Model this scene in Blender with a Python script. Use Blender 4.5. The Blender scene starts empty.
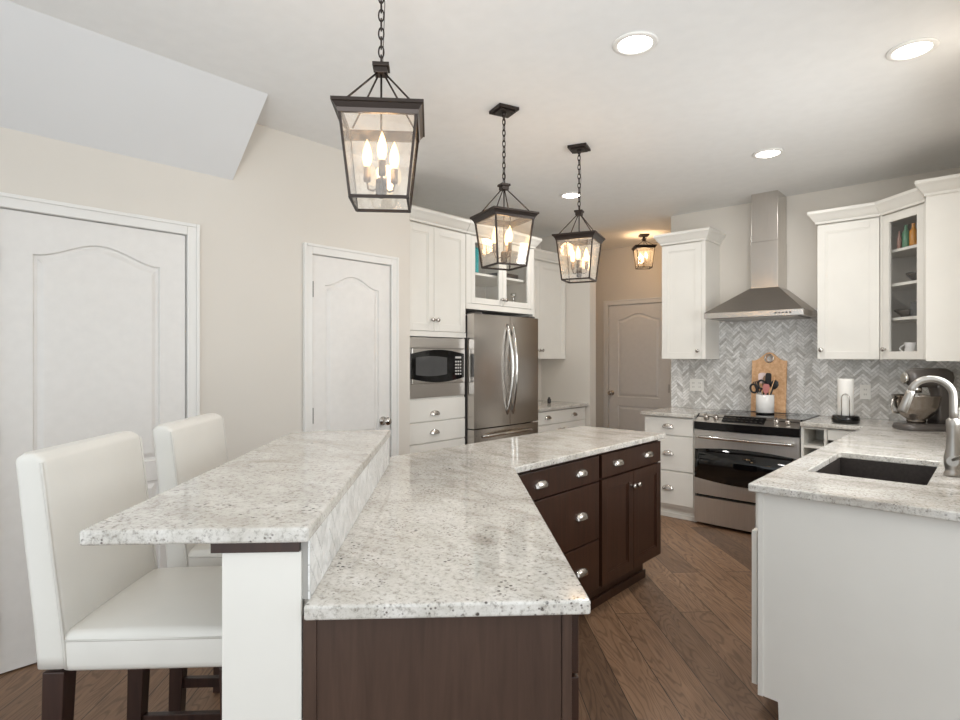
import bpy, bmesh, math, random
from mathutils import Vector, Matrix
random.seed(7)
PI = math.pi
SC = bpy.context.scene
COL = SC.collection
R2 = math.sqrt(0.5)
YAW = math.radians(42.2)
CEIL = 2.77

# ------------------------------------------------------------------ camera
cam_data = bpy.data.cameras.new('camera')
cam_data.sensor_width = 36.0
cam_data.lens = 577.0 / 960.0 * 36.0
cam_data.shift_y = -2.7 / 960.0
cam_data.clip_start = 0.05
cam = bpy.data.objects.new('camera', cam_data)
COL.objects.link(cam)
cam.location = (0, 0, 1.395)
cam.rotation_euler = (PI / 2, 0, YAW)
SC.camera = cam

# ------------------------------------------------------------------ world, exposure, large lights
world = bpy.data.worlds.new('daylight')
SC.world = world
world.use_nodes = True
bgn = world.node_tree.nodes['Background']
bgn.inputs['Color'].default_value = (0.885, 0.955, 1.0, 1)
bgn.inputs['Strength'].default_value = 1.5
SC.view_settings.view_transform = 'Standard'
SC.view_settings.look = 'None'
SC.view_settings.gamma = 1.0
SC.view_settings.use_curve_mapping = False
SC.view_settings.exposure = -0.13
SC.cycles.use_denoising = True
SC.cycles.max_bounces = 10
SC.cycles.diffuse_bounces = 6
SC.cycles.transparent_max_bounces = 16
SC.cycles.sample_clamp_indirect = 6.0
POT_WATTS = 8.5
BULB = 2.7


def area_light(name, loc, target, sx, sy, watts, col=(1, 1, 1)):
    ld = bpy.data.lights.new(name, 'AREA')
    ld.shape = 'RECTANGLE'
    ld.size, ld.size_y = sx, sy
    ld.energy = watts
    ld.color = col
    o = bpy.data.objects.new(name, ld)
    COL.objects.link(o)
    o.location = loc
    o.rotation_euler = (Vector(target) - Vector(loc)).to_track_quat('-Z', 'Y').to_euler()
    return o


# fill lamps added out of view to brighten the room and its ceiling
area_light('rear_fill', (1.6, -1.5, 1.5), (-1.4, 2.6, 1.3), 2.6, 2.0, 12, (1.0, 1.0, 1.0))  # soft fill added behind the camera, standing in for window daylight
area_light('ceiling_fill', (0.3, -0.5, 1.7), (-0.6, 1.2, 2.77), 0.6, 0.6, 4, (0.95, 0.985, 1.0))  # added uplight that brightens the near ceiling
fl = area_light('ceiling_fill', (0.75, -1.45, 1.0), (-1.9, 3.4, 5.6), 0.7, 0.7, 30, (0.95, 0.985, 1.0))  # second added uplight, aimed to reach the far ceiling
area_light('sink_fill', (0.09, 3.35, 1.6), (-2.0, 3.6, 1.1), 1.1, 0.9, 26, (0.96, 0.99, 1.0))  # fill lamp added at the sink window to brighten the low cabinets
fl.data.spread = math.radians(82)


# ------------------------------------------------------------------ materials
def srgb(r, g, b):
    f = lambda c: (c / 255 / 12.92) if c / 255 <= 0.04045 else ((c / 255 + 0.055) / 1.055) ** 2.4
    return (f(r), f(g), f(b), 1)


def newmat(name):
    m = bpy.data.materials.new(name)
    m.use_nodes = True
    nt = m.node_tree
    b = nt.nodes['Principled BSDF']
    return m, nt, b


def N(nt, typ, **kw):
    n = nt.nodes.new(typ)
    for k, v in kw.items():
        if k in n.inputs:
            n.inputs[k].default_value = v
        else:
            setattr(n, k, v)
    return n


def ramp(nt, fac, stops):
    r = nt.nodes.new('ShaderNodeValToRGB')
    el = r.color_ramp.elements
    while len(el) < len(stops):
        el.new(0.5)
    for e, (p, c) in zip(el, stops):
        e.position = p
        e.color = c
    nt.links.new(fac, r.inputs['Fac'])
    return r.outputs['Color']


def coords(nt, scale=(1, 1, 1), rot=(0, 0, 0), kind='Object'):
    tc = nt.nodes.new('ShaderNodeTexCoord')
    mp = nt.nodes.new('ShaderNodeMapping')
    mp.inputs['Scale'].default_value = scale
    mp.inputs['Rotation'].default_value = rot
    nt.links.new(tc.outputs[kind], mp.inputs['Vector'])
    return mp.outputs['Vector']


def bump(nt, b, height, strength, dist=0.002):
    n = N(nt, 'ShaderNodeBump')
    n.inputs['Strength'].default_value = strength
    n.inputs['Distance'].default_value = dist
    nt.links.new(height, n.inputs['Height'])
    nt.links.new(n.outputs['Normal'], b.inputs['Normal'])


def mixc(nt, fac, a, c, mode='MIX'):
    n = nt.nodes.new('ShaderNodeMix')
    n.data_type = 'RGBA'
    n.blend_type = mode
    for idx, v in ((0, fac), (6, a), (7, c)):
        if hasattr(v, 'links'):
            nt.links.new(v, n.inputs[idx])
        else:
            n.inputs[idx].default_value = v
    return n.outputs[2]


def paint(name, rgb, rough=0.5, metal=0.0, var=0.03, nscale=6.0, bstr=0.0, bscale=150.0, spec=0.5, coat=0.0):
    m, nt, b = newmat(name)
    v = coords(nt)
    no = N(nt, 'ShaderNodeTexNoise', Scale=nscale, Detail=3.0)
    nt.links.new(v, no.inputs['Vector'])
    c = srgb(*rgb)
    lo = tuple(x * (1 - var) for x in c[:3]) + (1,)
    hi = tuple(min(1, x * (1 + var)) for x in c[:3]) + (1,)
    nt.links.new(ramp(nt, no.outputs['Fac'], [(0.3, lo), (0.7, hi)]), b.inputs['Base Color'])
    b.inputs['Roughness'].default_value = rough
    b.inputs['Metallic'].default_value = metal
    b.inputs['Specular IOR Level'].default_value = spec
    b.inputs['Coat Weight'].default_value = coat
    if bstr:
        n2 = N(nt, 'ShaderNodeTexNoise', Scale=bscale, Detail=4.0)
        nt.links.new(v, n2.inputs['Vector'])
        bump(nt, b, n2.outputs['Fac'], bstr)
    return m


def granite():
    m, nt, b = newmat('white_granite')
    v = coords(nt)
    big = N(nt, 'ShaderNodeTexNoise', Scale=3.5, Detail=8.0, Roughness=0.62, Distortion=0.9)
    v2 = coords(nt, (1, 2.2, 1), (0, 0, 0.8))
    nt.links.new(v2, big.inputs['Vector'])
    base = ramp(nt, big.outputs['Fac'], [(0.30, srgb(176, 169, 160)), (0.46, srgb(206, 202, 195)), (0.62, srgb(222, 219, 214)), (0.78, srgb(198, 192, 184))])
    fine = N(nt, 'ShaderNodeTexNoise', Scale=80.0, Detail=5.0, Roughness=0.75)
    nt.links.new(v, fine.inputs['Vector'])
    fc = ramp(nt, fine.outputs['Fac'], [(0.33, srgb(172, 167, 161)), (0.48, srgb(243, 242, 240)), (0.66, srgb(255, 255, 255))])
    c = mixc(nt, 0.95, base, fc, 'MULTIPLY')

    def specks(scale, r0, r1, mscale, m0, m1, col, c):
        vo = N(nt, 'ShaderNodeTexVoronoi', Scale=scale)
        nt.links.new(v, vo.inputs['Vector'])
        dots = ramp(nt, vo.outputs['Distance'], [(r0, (1, 1, 1, 1)), (r1, (0, 0, 0, 1))])
        msk = N(nt, 'ShaderNodeTexNoise', Scale=mscale, Detail=3.0, Roughness=0.6)
        nt.links.new(v, msk.inputs['Vector'])
        mk = ramp(nt, msk.outputs['Fac'], [(m0, (0, 0, 0, 1)), (m1, (1, 1, 1, 1))])
        return mixc(nt, mixc(nt, 1.0, dots, mk, 'MULTIPLY'), c, col)
    sm = N(nt, 'ShaderNodeTexNoise', Scale=30.0, Detail=6.0, Roughness=0.8, Distortion=1.2)
    nt.links.new(v, sm.inputs['Vector'])
    sk = ramp(nt, sm.outputs['Fac'], [(0.57, (0, 0, 0, 1)), (0.68, (0.8, 0.8, 0.8, 1))])
    c = mixc(nt, sk, c, srgb(152, 146, 140))
    c = specks(62.0, 0.17, 0.30, 11.0, 0.55, 0.62, srgb(78, 71, 67), c)
    c = specks(115.0, 0.18, 0.34, 17.0, 0.53, 0.62, srgb(112, 104, 99), c)
    nt.links.new(c, b.inputs['Base Color'])
    b.inputs['Roughness'].default_value = 0.09
    return m


def planks():
    m, nt, b = newmat('oak_floor_planks')
    v = coords(nt, (1, 1, 1), (0, 0, math.radians(45)), 'Object')
    br = N(nt, 'ShaderNodeTexBrick')
    br.inputs['Scale'].default_value = 1.0
    br.inputs['Brick Width'].default_value = 1.55
    br.inputs['Row Height'].default_value = 0.178
    br.inputs['Mortar Size'].default_value = 0.0022
    br.inputs['Mortar Smooth'].default_value = 0.3
    br.inputs['Color1'].default_value = (0, 0, 0, 1)
    br.inputs['Color2'].default_value = (1, 1, 1, 1)
    br.inputs['Mortar'].default_value = (0.5, 0.5, 0.5, 1)
    br.offset = 0.37
    nt.links.new(v, br.inputs['Vector'])
    # grain, shifted per plank
    add = N(nt, 'ShaderNodeVectorMath', operation='MULTIPLY_ADD')
    nt.links.new(br.outputs['Color'], add.inputs[0])
    add.inputs[1].default_value = (7.3, 5.1, 9.0)
    nt.links.new(v, add.inputs[2])
    mp = N(nt, 'ShaderNodeMapping')
    mp.inputs['Scale'].default_value = (1.2, 15.0, 1)
    nt.links.new(add.outputs[0], mp.inputs['Vector'])
    g = N(nt, 'ShaderNodeTexNoise', Scale=2.2, Detail=8.0, Roughness=0.65, Distortion=0.8)
    nt.links.new(mp.outputs['Vector'], g.inputs['Vector'])
    mp2 = N(nt, 'ShaderNodeMapping')
    mp2.inputs['Scale'].default_value = (0.7, 4.5, 1)
    nt.links.new(add.outputs[0], mp2.inputs['Vector'])
    ct_ = N(nt, 'ShaderNodeTexNoise', Scale=1.5, Detail=2.5, Roughness=0.5, Distortion=0.4)
    nt.links.new(mp2.outputs['Vector'], ct_.inputs['Vector'])
    mu = N(nt, 'ShaderNodeMath', operation='MULTIPLY')
    nt.links.new(ct_.outputs['Fac'], mu.inputs[0])
    mu.inputs[1].default_value = 150.0
    si = N(nt, 'ShaderNodeMath', operation='SINE')
    nt.links.new(mu.outputs[0], si.inputs[0])
    ma = N(nt, 'ShaderNodeMath', operation='MULTIPLY_ADD')
    nt.links.new(si.outputs[0], ma.inputs[0])
    ma.inputs[1].default_value = 0.5
    ma.inputs[2].default_value = 0.5
    c1 = ramp(nt, g.outputs['Fac'], [(0.25, srgb(118, 92, 71)), (0.5, srgb(142, 113, 89)), (0.75, srgb(156, 128, 103))])
    c2 = ramp(nt, ma.outputs[0], [(0.0, srgb(158, 146, 137)), (0.38, srgb(255, 255, 255))])
    c = mixc(nt, 0.5, c1, c2, 'MULTIPLY')
    tone = ramp(nt, br.outputs['Color'], [(0.0, srgb(184, 178, 174)), (0.5, srgb(226, 221, 217)), (1.0, srgb(255, 250, 244))])
    c = mixc(nt, 1.0, c, tone, 'MULTIPLY')
    c = mixc(nt, br.outputs['Fac'], c, srgb(44, 33, 26))
    nt.links.new(c, b.inputs['Base Color'])
    b.inputs['Roughness'].default_value = 0.42
    bump(nt, b, g.outputs['Fac'], 0.15, 0.001)
    return m


def wood(name, dark, mid, rough=0.35, axis='z', scale=1.0):
    m, nt, b = newmat(name)
    s = {'z': (14, 14, 1.0), 'x': (1.0, 14, 14), 'y': (14, 1.0, 14)}[axis]
    v = coords(nt, tuple(k * scale for k in s))
    g = N(nt, 'ShaderNodeTexNoise', Scale=3.0, Detail=6.0, Roughness=0.6, Distortion=0.5)
    nt.links.new(v, g.inputs['Vector'])
    nt.links.new(ramp(nt, g.outputs['Fac'], [(0.3, srgb(*dark)), (0.7, srgb(*mid))]), b.inputs['Base Color'])
    b.inputs['Roughness'].default_value = rough
    return m


def tile_marble(name, stops, rough=0.16):
    m, nt, b = newmat(name)
    geo = nt.nodes.new('ShaderNodeNewGeometry')
    c = ramp(nt, geo.outputs['Random Per Island'], stops)
    v = coords(nt)
    no = N(nt, 'ShaderNodeTexNoise', Scale=22.0, Detail=6.0, Distortion=1.5)
    nt.links.new(v, no.inputs['Vector'])
    k = ramp(nt, no.outputs['Fac'], [(0.35, srgb(222, 222, 222)), (0.6, srgb(255, 255, 255))])
    nt.links.new(mixc(nt, 0.8, c, k, 'MULTIPLY'), b.inputs['Base Color'])
    b.inputs['Roughness'].default_value = rough
    return m


def steel(name, rgb=(168, 165, 160), rough=0.24, axis='z', amount=1.0):
    m, nt, b = newmat(name)
    s = {'z': (120, 120, 1.2), 'x': (1.2, 120, 120), 'y': (120, 1.2, 120)}[axis]
    v = coords(nt, s)
    g = N(nt, 'ShaderNodeTexNoise', Scale=4.0, Detail=3.0)
    nt.links.new(v, g.inputs['Vector'])
    c = srgb(*rgb)
    nt.links.new(ramp(nt, g.outputs['Fac'], [(0.3, tuple(x * 0.9 for x in c[:3]) + (1,)), (0.7, c)]), b.inputs['Base Color'])
    b.inputs['Metallic'].default_value = 1.0
    b.inputs['Roughness'].default_value = rough
    bump(nt, b, g.outputs['Fac'], 0.05 * amount, 0.0005)
    return m


def thin_glass(name, tint=(1, 1, 1, 1), gloss=0.10, grough=0.02, haze=0.0):
    m = bpy.data.materials.new(name)
    m.use_nodes = True
    nt = m.node_tree
    nt.nodes.clear()
    o = nt.nodes.new('ShaderNodeOutputMaterial')
    t = N(nt, 'ShaderNodeBsdfTransparent', Color=tint)
    g = N(nt, 'ShaderNodeBsdfGlossy', Roughness=grough)
    mx = nt.nodes.new('ShaderNodeMixShader')
    lw = nt.nodes.new('ShaderNodeLayerWeight')
    fr = N(nt, 'ShaderNodeMath', operation='POWER')
    nt.links.new(lw.outputs['Facing'], fr.inputs[0])
    fr.inputs[1].default_value = 4.0
    sc = N(nt, 'ShaderNodeMath', operation='MULTIPLY_ADD')
    nt.links.new(fr.outputs[0], sc.inputs[0])
    sc.inputs[1].default_value = 0.9
    sc.inputs[2].default_value = gloss * 0.4
    nt.links.new(sc.outputs[0], mx.inputs[0])
    nt.links.new(t.outputs[0], mx.inputs[1])
    nt.links.new(g.outputs[0], mx.inputs[2])
    out = mx.outputs[0]
    if haze:
        tl = N(nt, 'ShaderNodeBsdfTranslucent', Color=(1, 0.97, 0.93, 1))
        m2 = nt.nodes.new('ShaderNodeMixShader')
        no = N(nt, 'ShaderNodeTexNoise', Scale=45.0, Detail=2.0)
        nt.links.new(coords(nt), no.inputs['Vector'])
        hz = N(nt, 'ShaderNodeMapRange')
        hz.inputs['From Min'].default_value = 0.35
        hz.inputs['From Max'].default_value = 0.7
        hz.inputs['To Min'].default_value = haze * 0.6
        hz.inputs['To Max'].default_value = haze * 1.6
        nt.links.new(no.outputs['Fac'], hz.inputs['Value'])
        nt.links.new(hz.outputs['Result'], m2.inputs[0])
        nt.links.new(out, m2.inputs[1])
        nt.links.new(tl.outputs[0], m2.inputs[2])
        out = m2.outputs[0]
    nt.links.new(out, o.inputs['Surface'])
    return m


def emit(name, rgb, strength):
    m, nt, b = newmat(name)
    b.inputs['Base Color'].default_value = rgb
    b.inputs['Emission Color'].default_value = rgb
    b.inputs['Emission Strength'].default_value = strength
    return m


M = dict(
    wall=paint('wall_paint', (217, 211, 202), 0.6, var=0.012, nscale=2.0, bstr=0.05),
    ceil=paint('ceiling_paint', (236, 236, 235), 0.8, var=0.015, nscale=14.0, bstr=0.25, bscale=60.0),
    soffit=paint('soffit_paint', (222, 222, 222), 0.7, var=0.01, nscale=3.0, bstr=0.05),
    trim=paint('trim_paint', (230, 228, 224), 0.35, var=0.012),
    door=paint('door_paint', (228, 225, 221), 0.4, var=0.02, nscale=20.0, bstr=0.03, bscale=90.0),
    cab=paint('cabinet_white', (228, 225, 218), 0.36, var=0.015),
    cabin=paint('cabinet_interior', (206, 201, 193), 0.5),
    dark=wood('espresso_wood', (42, 22, 13), (62, 36, 23), 0.36),
    darkpanel=wood('espresso_end_panel', (62, 46, 38), (80, 61, 51), 0.32),
    stoolwood=wood('stool_wood', (40, 24, 19), (62, 40, 32), 0.35),
    oak=planks(),
    granite=granite(),
    tile=tile_marble('herringbone_marble', [(0.0, srgb(196, 192, 187)), (0.25, srgb(217, 215, 211)), (0.6, srgb(234, 232, 229)), (1.0, srgb(248, 247, 245))]),
    riser=tile_marble('white_marble_tile', [(0.0, srgb(226, 225, 223)), (0.6, srgb(240, 239, 237)), (1.0, srgb(246, 246, 245))]),
    grout=paint('grout', (170, 167, 162), 0.7),
    steel=steel('brushed_steel', (226, 222, 217), 0.36, 'z'),
    steelh=steel('brushed_steel_horizontal', (212, 208, 203), 0.28, 'x'),
    hood=steel('hood_steel', (208, 203, 197), 0.24, 'z'),
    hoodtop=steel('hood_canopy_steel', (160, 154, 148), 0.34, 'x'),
    fridge=steel('fridge_steel', (196, 190, 184), 0.24, 'z', 2.0),
    fside=paint('fridge_side', (66, 62, 60), 0.4),
    nickel=paint('satin_nickel', (196, 190, 184), 0.22, 1.0, var=0.04),
    faucet=steel('faucet_steel', (172, 168, 163), 0.34, 'z'),
    chrome=paint('chrome', (214, 212, 208), 0.1, 1.0, var=0.02),
    black=paint('black_enamel', (16, 15, 15), 0.18, var=0.1),
    blackglass=paint('black_glass', (8, 8, 9), 0.05, var=0.1),
    mwglass=paint('microwave_window', (78, 78, 78), 0.1, var=0.1),
    iron=paint('dark_bronze_iron', (52, 44, 40), 0.42, 0.6, var=0.08),
    plastic=paint('black_plastic', (24, 22, 22), 0.35, var=0.1),
    keys=paint('keypad_print', (190, 188, 184), 0.5),
    leather=paint('white_leather', (226, 223, 216), 0.34, var=0.015, nscale=9.0, bstr=0.12, bscale=26.0),
    piping=paint('leather_piping', (214, 210, 203), 0.4),
    glass=thin_glass('clear_glass'),
    seeded=thin_glass('lantern_glass', (0.99, 0.985, 0.97, 1), 0.2, 0.03, 0.05),
    bulb=emit('candle_bulb', (1.0, 0.70, 0.36, 1), BULB),
    disc=emit('downlight_disc', (1.0, 0.97, 0.92, 1), 14.0),
    candle=paint('candle_sleeve', (74, 62, 54), 0.5),
    sink=paint('composite_sink', (58, 52, 49), 0.4, 0.3, var=0.2, nscale=90.0),
    crock=paint('white_ceramic', (236, 234, 231), 0.15),
    board=wood('cutting_board_wood', (204, 152, 108), (236, 196, 152), 0.45, 'z', 0.9),
    paper=paint('paper_towel', (238, 236, 231), 0.8, var=0.01, bstr=0.3, bscale=120.0),
    mixer=paint('mixer_enamel', (98, 93, 90), 0.22, 0.3, var=0.04),
    mixbowl=paint('mixer_bowl_steel', (150, 142, 134), 0.16, 1.0, var=0.05),
    teal=paint('teal_cover', (36, 158, 160), 0.5),
    green=paint('green_bottle', (84, 132, 104), 0.25),
    amber=paint('amber_bottle', (190, 130, 50), 0.25),
    pink=paint('pink_bottle', (150, 112, 100), 0.3),
    pinksil=paint('pink_silicone', (188, 120, 116), 0.5),
    blush=paint('blush_silicone', (226, 204, 200), 0.5),
    tanwood=wood('utensil_wood', (140, 112, 90), (176, 146, 118), 0.5),
    darkgrey=paint('dark_stoneware', (52, 49, 48), 0.35),
    plate=paint('outlet_plate', (236, 234, 229), 0.35),
    slot=paint('outlet_slot', (90, 86, 82), 0.5),
    cloth=paint('white_cotton', (240, 238, 233), 0.85, var=0.02, bstr=0.2, bscale=80.0),
    hinge=paint('hinge_nickel', (92, 88, 84), 0.35, 0.9),
)


# ------------------------------------------------------------------ mesh helpers
class MB:
    def __init__(self):
        self.bm = bmesh.new()

    def _bevel(self, faces, bev, seg=2):
        edges = list({e for f in faces for e in f.edges})
        if bev > 0:
            bmesh.ops.bevel(self.bm, geom=edges, offset=bev, segments=seg, affect='EDGES', clamp_overlap=True, profile=0.6)

    def poly(self, pts, smooth=False):
        vs = [self.bm.verts.new(p) for p in pts]
        f = self.bm.faces.new(vs)
        f.smooth = smooth
        return f

    def box(self, x0, x1, y0, y1, z0, z1, bev=0.0, seg=2):
        x0, x1 = min(x0, x1), max(x0, x1)
        y0, y1 = min(y0, y1), max(y0, y1)
        v = [self.bm.verts.new((x, y, z)) for z in (z0, z1) for y in (y0, y1) for x in (x0, x1)]
        fs = [self.bm.faces.new([v[i] for i in q]) for q in ((0, 2, 3, 1), (4, 5, 7, 6), (0, 1, 5, 4), (2, 6, 7, 3), (0, 4, 6, 2), (1, 3, 7, 5))]
        self._bevel(fs, bev, seg)
        return self

    def prism(self, pts, z0, z1, plane='xy', bev=0.0, smooth_sides=False):
        """pts: 2-D outline; plane 'xy' extrudes in z, 'xz' extrudes in y, 'yz' extrudes in x"""
        def P(p, h):
            return {'xy': (p[0], p[1], h), 'xz': (p[0], h, p[1]), 'yz': (h, p[0], p[1])}[plane]
        a = [self.bm.verts.new(P(p, z0)) for p in pts]
        c = [self.bm.verts.new(P(p, z1)) for p in pts]
        n = len(pts)
        fs = [self.bm.faces.new(a[::-1]), self.bm.faces.new(c)]
        for i in range(n):
            f = self.bm.faces.new([a[i], a[(i + 1) % n], c[(i + 1) % n], c[i]])
            f.smooth = smooth_sides
            fs.append(f)
        self._bevel(fs, bev)
        return self

    def hexa(self, bottom, top, bev=0.0):
        """four bottom points, four top points (3-D)"""
        a = [self.bm.verts.new(p) for p in bottom]
        c = [self.bm.verts.new(p) for p in top]
        n = len(a)
        fs = [self.bm.faces.new(a[::-1]), self.bm.faces.new(c)]
        for i in range(n):
            fs.append(self.bm.faces.new([a[i], a[(i + 1) % n], c[(i + 1) % n], c[i]]))
        self._bevel(fs, bev)
        return self

    def bar(self, p, q, w, h=None, bev=0.0):
        p, q = Vector(p), Vector(q)
        h = h or w
        d = (q - p).normalized()
        up = Vector((0, 0, 1)) if abs(d.z) < 0.95 else Vector((0, 1, 0))
        s = d.cross(up).normalized()
        u = s.cross(d).normalized()
        A = [p + s * a * w / 2 + u * b * h / 2 for a, b in ((-1, -1), (1, -1), (1, 1), (-1, 1))]
        B = [q + s * a * w / 2 + u * b * h / 2 for a, b in ((-1, -1), (1, -1), (1, 1), (-1, 1))]
        return self.hexa(A, B, bev)

    def tube(self, path, r, seg=10, closed=False, cap=True):
        path = [Vector(p) for p in path]
        n = len(path)
        rad = r if isinstance(r, (list, tuple)) else [r] * n
        rings = []
        ref = None
        for i, p in enumerate(path):
            if closed:
                t = (path[(i + 1) % n] - path[i - 1]).normalized()
            else:
                t = (path[min(i + 1, n - 1)] - path[max(i - 1, 0)]).normalized()
            if ref is None:
                ref = Vector((0, 0, 1)) if abs(t.z) < 0.9 else Vector((1, 0, 0))
            s = t.cross(ref)
            if s.length < 1e-5:
                s = t.cross(Vector((0, 1, 0)))
            s.normalize()
            u = s.cross(t).normalized()
            ref = u
            rings.append([self.bm.verts.new(p + (s * math.cos(2 * PI * k / seg) + u * math.sin(2 * PI * k / seg)) * rad[i]) for k in range(seg)])
        m = n if closed else n - 1
        for i in range(m):
            a, c = rings[i], rings[(i + 1) % n]
            for k in range(seg):
                f = self.bm.faces.new([a[k], a[(k + 1) % seg], c[(k + 1) % seg], c[k]])
                f.smooth = True
        if cap and not closed:
            self.bm.faces.new(rings[0][::-1])
            self.bm.faces.new(rings[-1])
        return self

    def lathe(self, prof, c=(0, 0, 0), seg=24, axis='z', smooth=True, cap=True):
        """prof: (radius, height) pairs; axis 'z' or '-y' (height points towards -y)"""
        rings = []
        for r, h in prof:
            ring = []
            for k in range(seg):
                a = 2 * PI * k / seg
                x, y = max(r, 0.0) * math.cos(a), max(r, 0.0) * math.sin(a)
                p = (x, y, h) if axis == 'z' else (x, -h, y)
                ring.append((p[0] + c[0], p[1] + c[1], p[2] + c[2]))
            rings.append([self.bm.verts.new(ring[0])] if r <= 0 else [self.bm.verts.new(q) for q in ring])
        for a, b in zip(rings, rings[1:]):
            for k in range(seg):
                k2 = (k + 1) % seg
                if len(a) == 1 and len(b) == 1:
                    continue
                if len(a) == 1:
                    vs = [a[0], b[k2], b[k]]
                elif len(b) == 1:
                    vs = [a[k], a[k2], b[0]]
                else:
                    vs = [a[k], a[k2], b[k2], b[k]]
                f = self.bm.faces.new(vs)
                f.smooth = smooth
        if cap and len(rings[0]) > 1:
            self.bm.faces.new(rings[0][::-1])
        if cap and len(rings[-1]) > 1:
            self.bm.faces.new(rings[-1])
        return self

    def slab(self, outer, holes, z0, z1, bev=0.006):
        """flat plate with holes, upper outer edges rounded"""
        bm2 = bmesh.new()
        es = []
        for loop in [outer] + holes:
            vs = [bm2.verts.new((p[0], p[1], z0)) for p in loop]
            es += [bm2.edges.new((vs[i], vs[(i + 1) % len(vs)])) for i in range(len(vs))]
        bmesh.ops.triangle_fill(bm2, edges=es, use_beauty=True)
        bmesh.ops.recalc_face_normals(bm2, faces=bm2.faces)
        r = bmesh.ops.extrude_face_region(bm2, geom=list(bm2.faces))
        bmesh.ops.translate(bm2, vec=(0, 0, z1 - z0), verts=[g for g in r['geom'] if isinstance(g, bmesh.types.BMVert)])
        bmesh.ops.recalc_face_normals(bm2, faces=bm2.faces)
        if bev:
            sel = [e for e in bm2.edges if len(e.link_faces) == 2 and abs(e.link_faces[0].normal.z - e.link_faces[1].normal.z) > 0.5]
            sel += [e for e in bm2.edges if len(e.link_faces) == 2 and abs(e.verts[0].co.z - e.verts[1].co.z) > (z1 - z0) * 0.9
                    and e.link_faces[0].normal.dot(e.link_faces[1].normal) < 0.7]
            bmesh.ops.bevel(bm2, geom=sel, offset=bev, segments=3, affect='EDGES', clamp_overlap=True, profile=0.5)
        me = bpy.data.meshes.new('tmp')
        bm2.to_mesh(me)
        bm2.free()
        self.bm.from_mesh(me)
        bpy.data.meshes.remove(me)
        return self

    def sweep(self, path, prof):
        """path: 2-D polyline, profile points (out, z); out = to the right of the walking direction; mitred"""
        n = len(path)
        P = [Vector(p) for p in path]
        rows = []
        for i in range(n):
            d0 = (P[i] - P[i - 1]).normalized() if i > 0 else None
            d1 = (P[i + 1] - P[i]).normalized() if i < n - 1 else None
            d0 = d0 or d1
            d1 = d1 or d0
            n0 = Vector((d0.y, -d0.x))
            n1 = Vector((d1.y, -d1.x))
            m = (n0 + n1).normalized()
            k = 1.0 / max(0.2, m.dot(n0))
            rows.append([self.bm.verts.new((P[i].x + m.x * k * o, P[i].y + m.y * k * o, z)) for o, z in prof])
        for a, b in zip(rows, rows[1:]):
            for k in range(len(prof)):
                k2 = (k + 1) % len(prof)
                self.bm.faces.new([a[k], b[k], b[k2], a[k2]])
        self.bm.faces.new(rows[0])
        self.bm.faces.new(rows[-1][::-1])
        return self

    def build(self, name, mat, parent=None, recalc=True):
        if recalc:
            bmesh.ops.recalc_face_normals(self.bm, faces=self.bm.faces)
        me = bpy.data.meshes.new(name)
        self.bm.to_mesh(me)
        self.bm.free()
        o = bpy.data.objects.new(name, me)
        me.materials.append(mat)
        COL.objects.link(o)
        if parent:
            o.parent = parent
        return o


def thing(name, label, cat, loc=(0, 0, 0), rz=0.0, group=None):
    o = bpy.data.objects.new(name, None)
    o.empty_display_size = 0.1
    COL.objects.link(o)
    o.location = loc
    o.rotation_euler = (0, 0, math.radians(rz))
    o['label'] = label
    o['category'] = cat
    if group:
        o['group'] = group
    return o


def tag(o, label, cat, group=None):
    o['label'] = label
    o['category'] = cat
    if group:
        o['group'] = group
    return o


def struct(o, label=None, cat=None):
    o['kind'] = 'structure'
    if label:
        o['label'] = label
    if cat:
        o['category'] = cat
    return o


def ed(e, d):
    """island frame (across, along the diagonal) to room x, y"""
    return ((e - d) * R2, (e + d) * R2)


def rect(x0, x1, y0, y1):
    return [(x0, y0), (x1, y0), (x1, y1), (x0, y1)]


# ------------------------------------------------------------------ room shell
struct(MB().box(-4.3, 2.6, -1.6, 6.8, -0.1, 0.0).build('floor', M['oak']), 'brown oak plank floor laid on the diagonal', 'floor')
struct(MB().box(-4.3, 2.6, -1.6, 6.8, CEIL, CEIL + 0.1).build('ceiling', M['ceil']), 'flat white textured ceiling', 'ceiling')

DH = 2.055           # door opening height
XW = -3.255          # left wall face
w = MB()
w.box(XW - 0.12, XW, -1.6, 0.445, 0, CEIL)
w.box(XW - 0.12, XW, 0.445, 1.238, DH, CEIL)
w.box(XW - 0.12, XW, 1.238, 1.995, 0, CEIL)
w.box(XW - 0.12, XW, 1.995, 2.632, DH, CEIL)
w.box(XW - 0.12, XW, 2.632, 2.816, 0, CEIL)
w.box(-3.96, XW - 0.12, 2.70, 2.816, 0, CEIL)
struct(w.build('wall_left', M['wall']), 'pale greige wall with the two white doors', 'wall')
struct(MB().box(-4.05, -3.93, 2.70, 6.67, 0, CEIL).build('wall_alcove', M['wall']), 'wall behind the refrigerator and desk cabinets', 'wall')
struct(MB().box(-3.93, -3.285, 5.38, 5.50, 0, CEIL).build('wall_partition', M['wall']), 'short wall ending the desk nook beside the hall', 'wall')
struct(MB().box(-2.40, 0.07, 5.42, 5.54, 0, CEIL).build('wall_back', M['wall']), 'greige wall behind the range and hood', 'wall')
w = MB()
w.box(-3.93, -3.725, 6.55, 6.67, 0, CEIL)
w.box(-3.725, -2.915, 6.55, 6.67, DH, CEIL)
w.box(-2.915, -1.8, 6.55, 6.67, 0, CEIL)
struct(w.build('wall_hall', M['wall']), 'hall wall around the far door', 'wall')
struct(MB().box(-1.92, -1.8, 5.54, 6.55, 0, CEIL).build('wall_hall_side', M['wall']), 'side wall of the hall', 'wall')
w = MB()
w.box(-0.05, 0.07, 2.42, 2.75, 0, CEIL)
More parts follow.
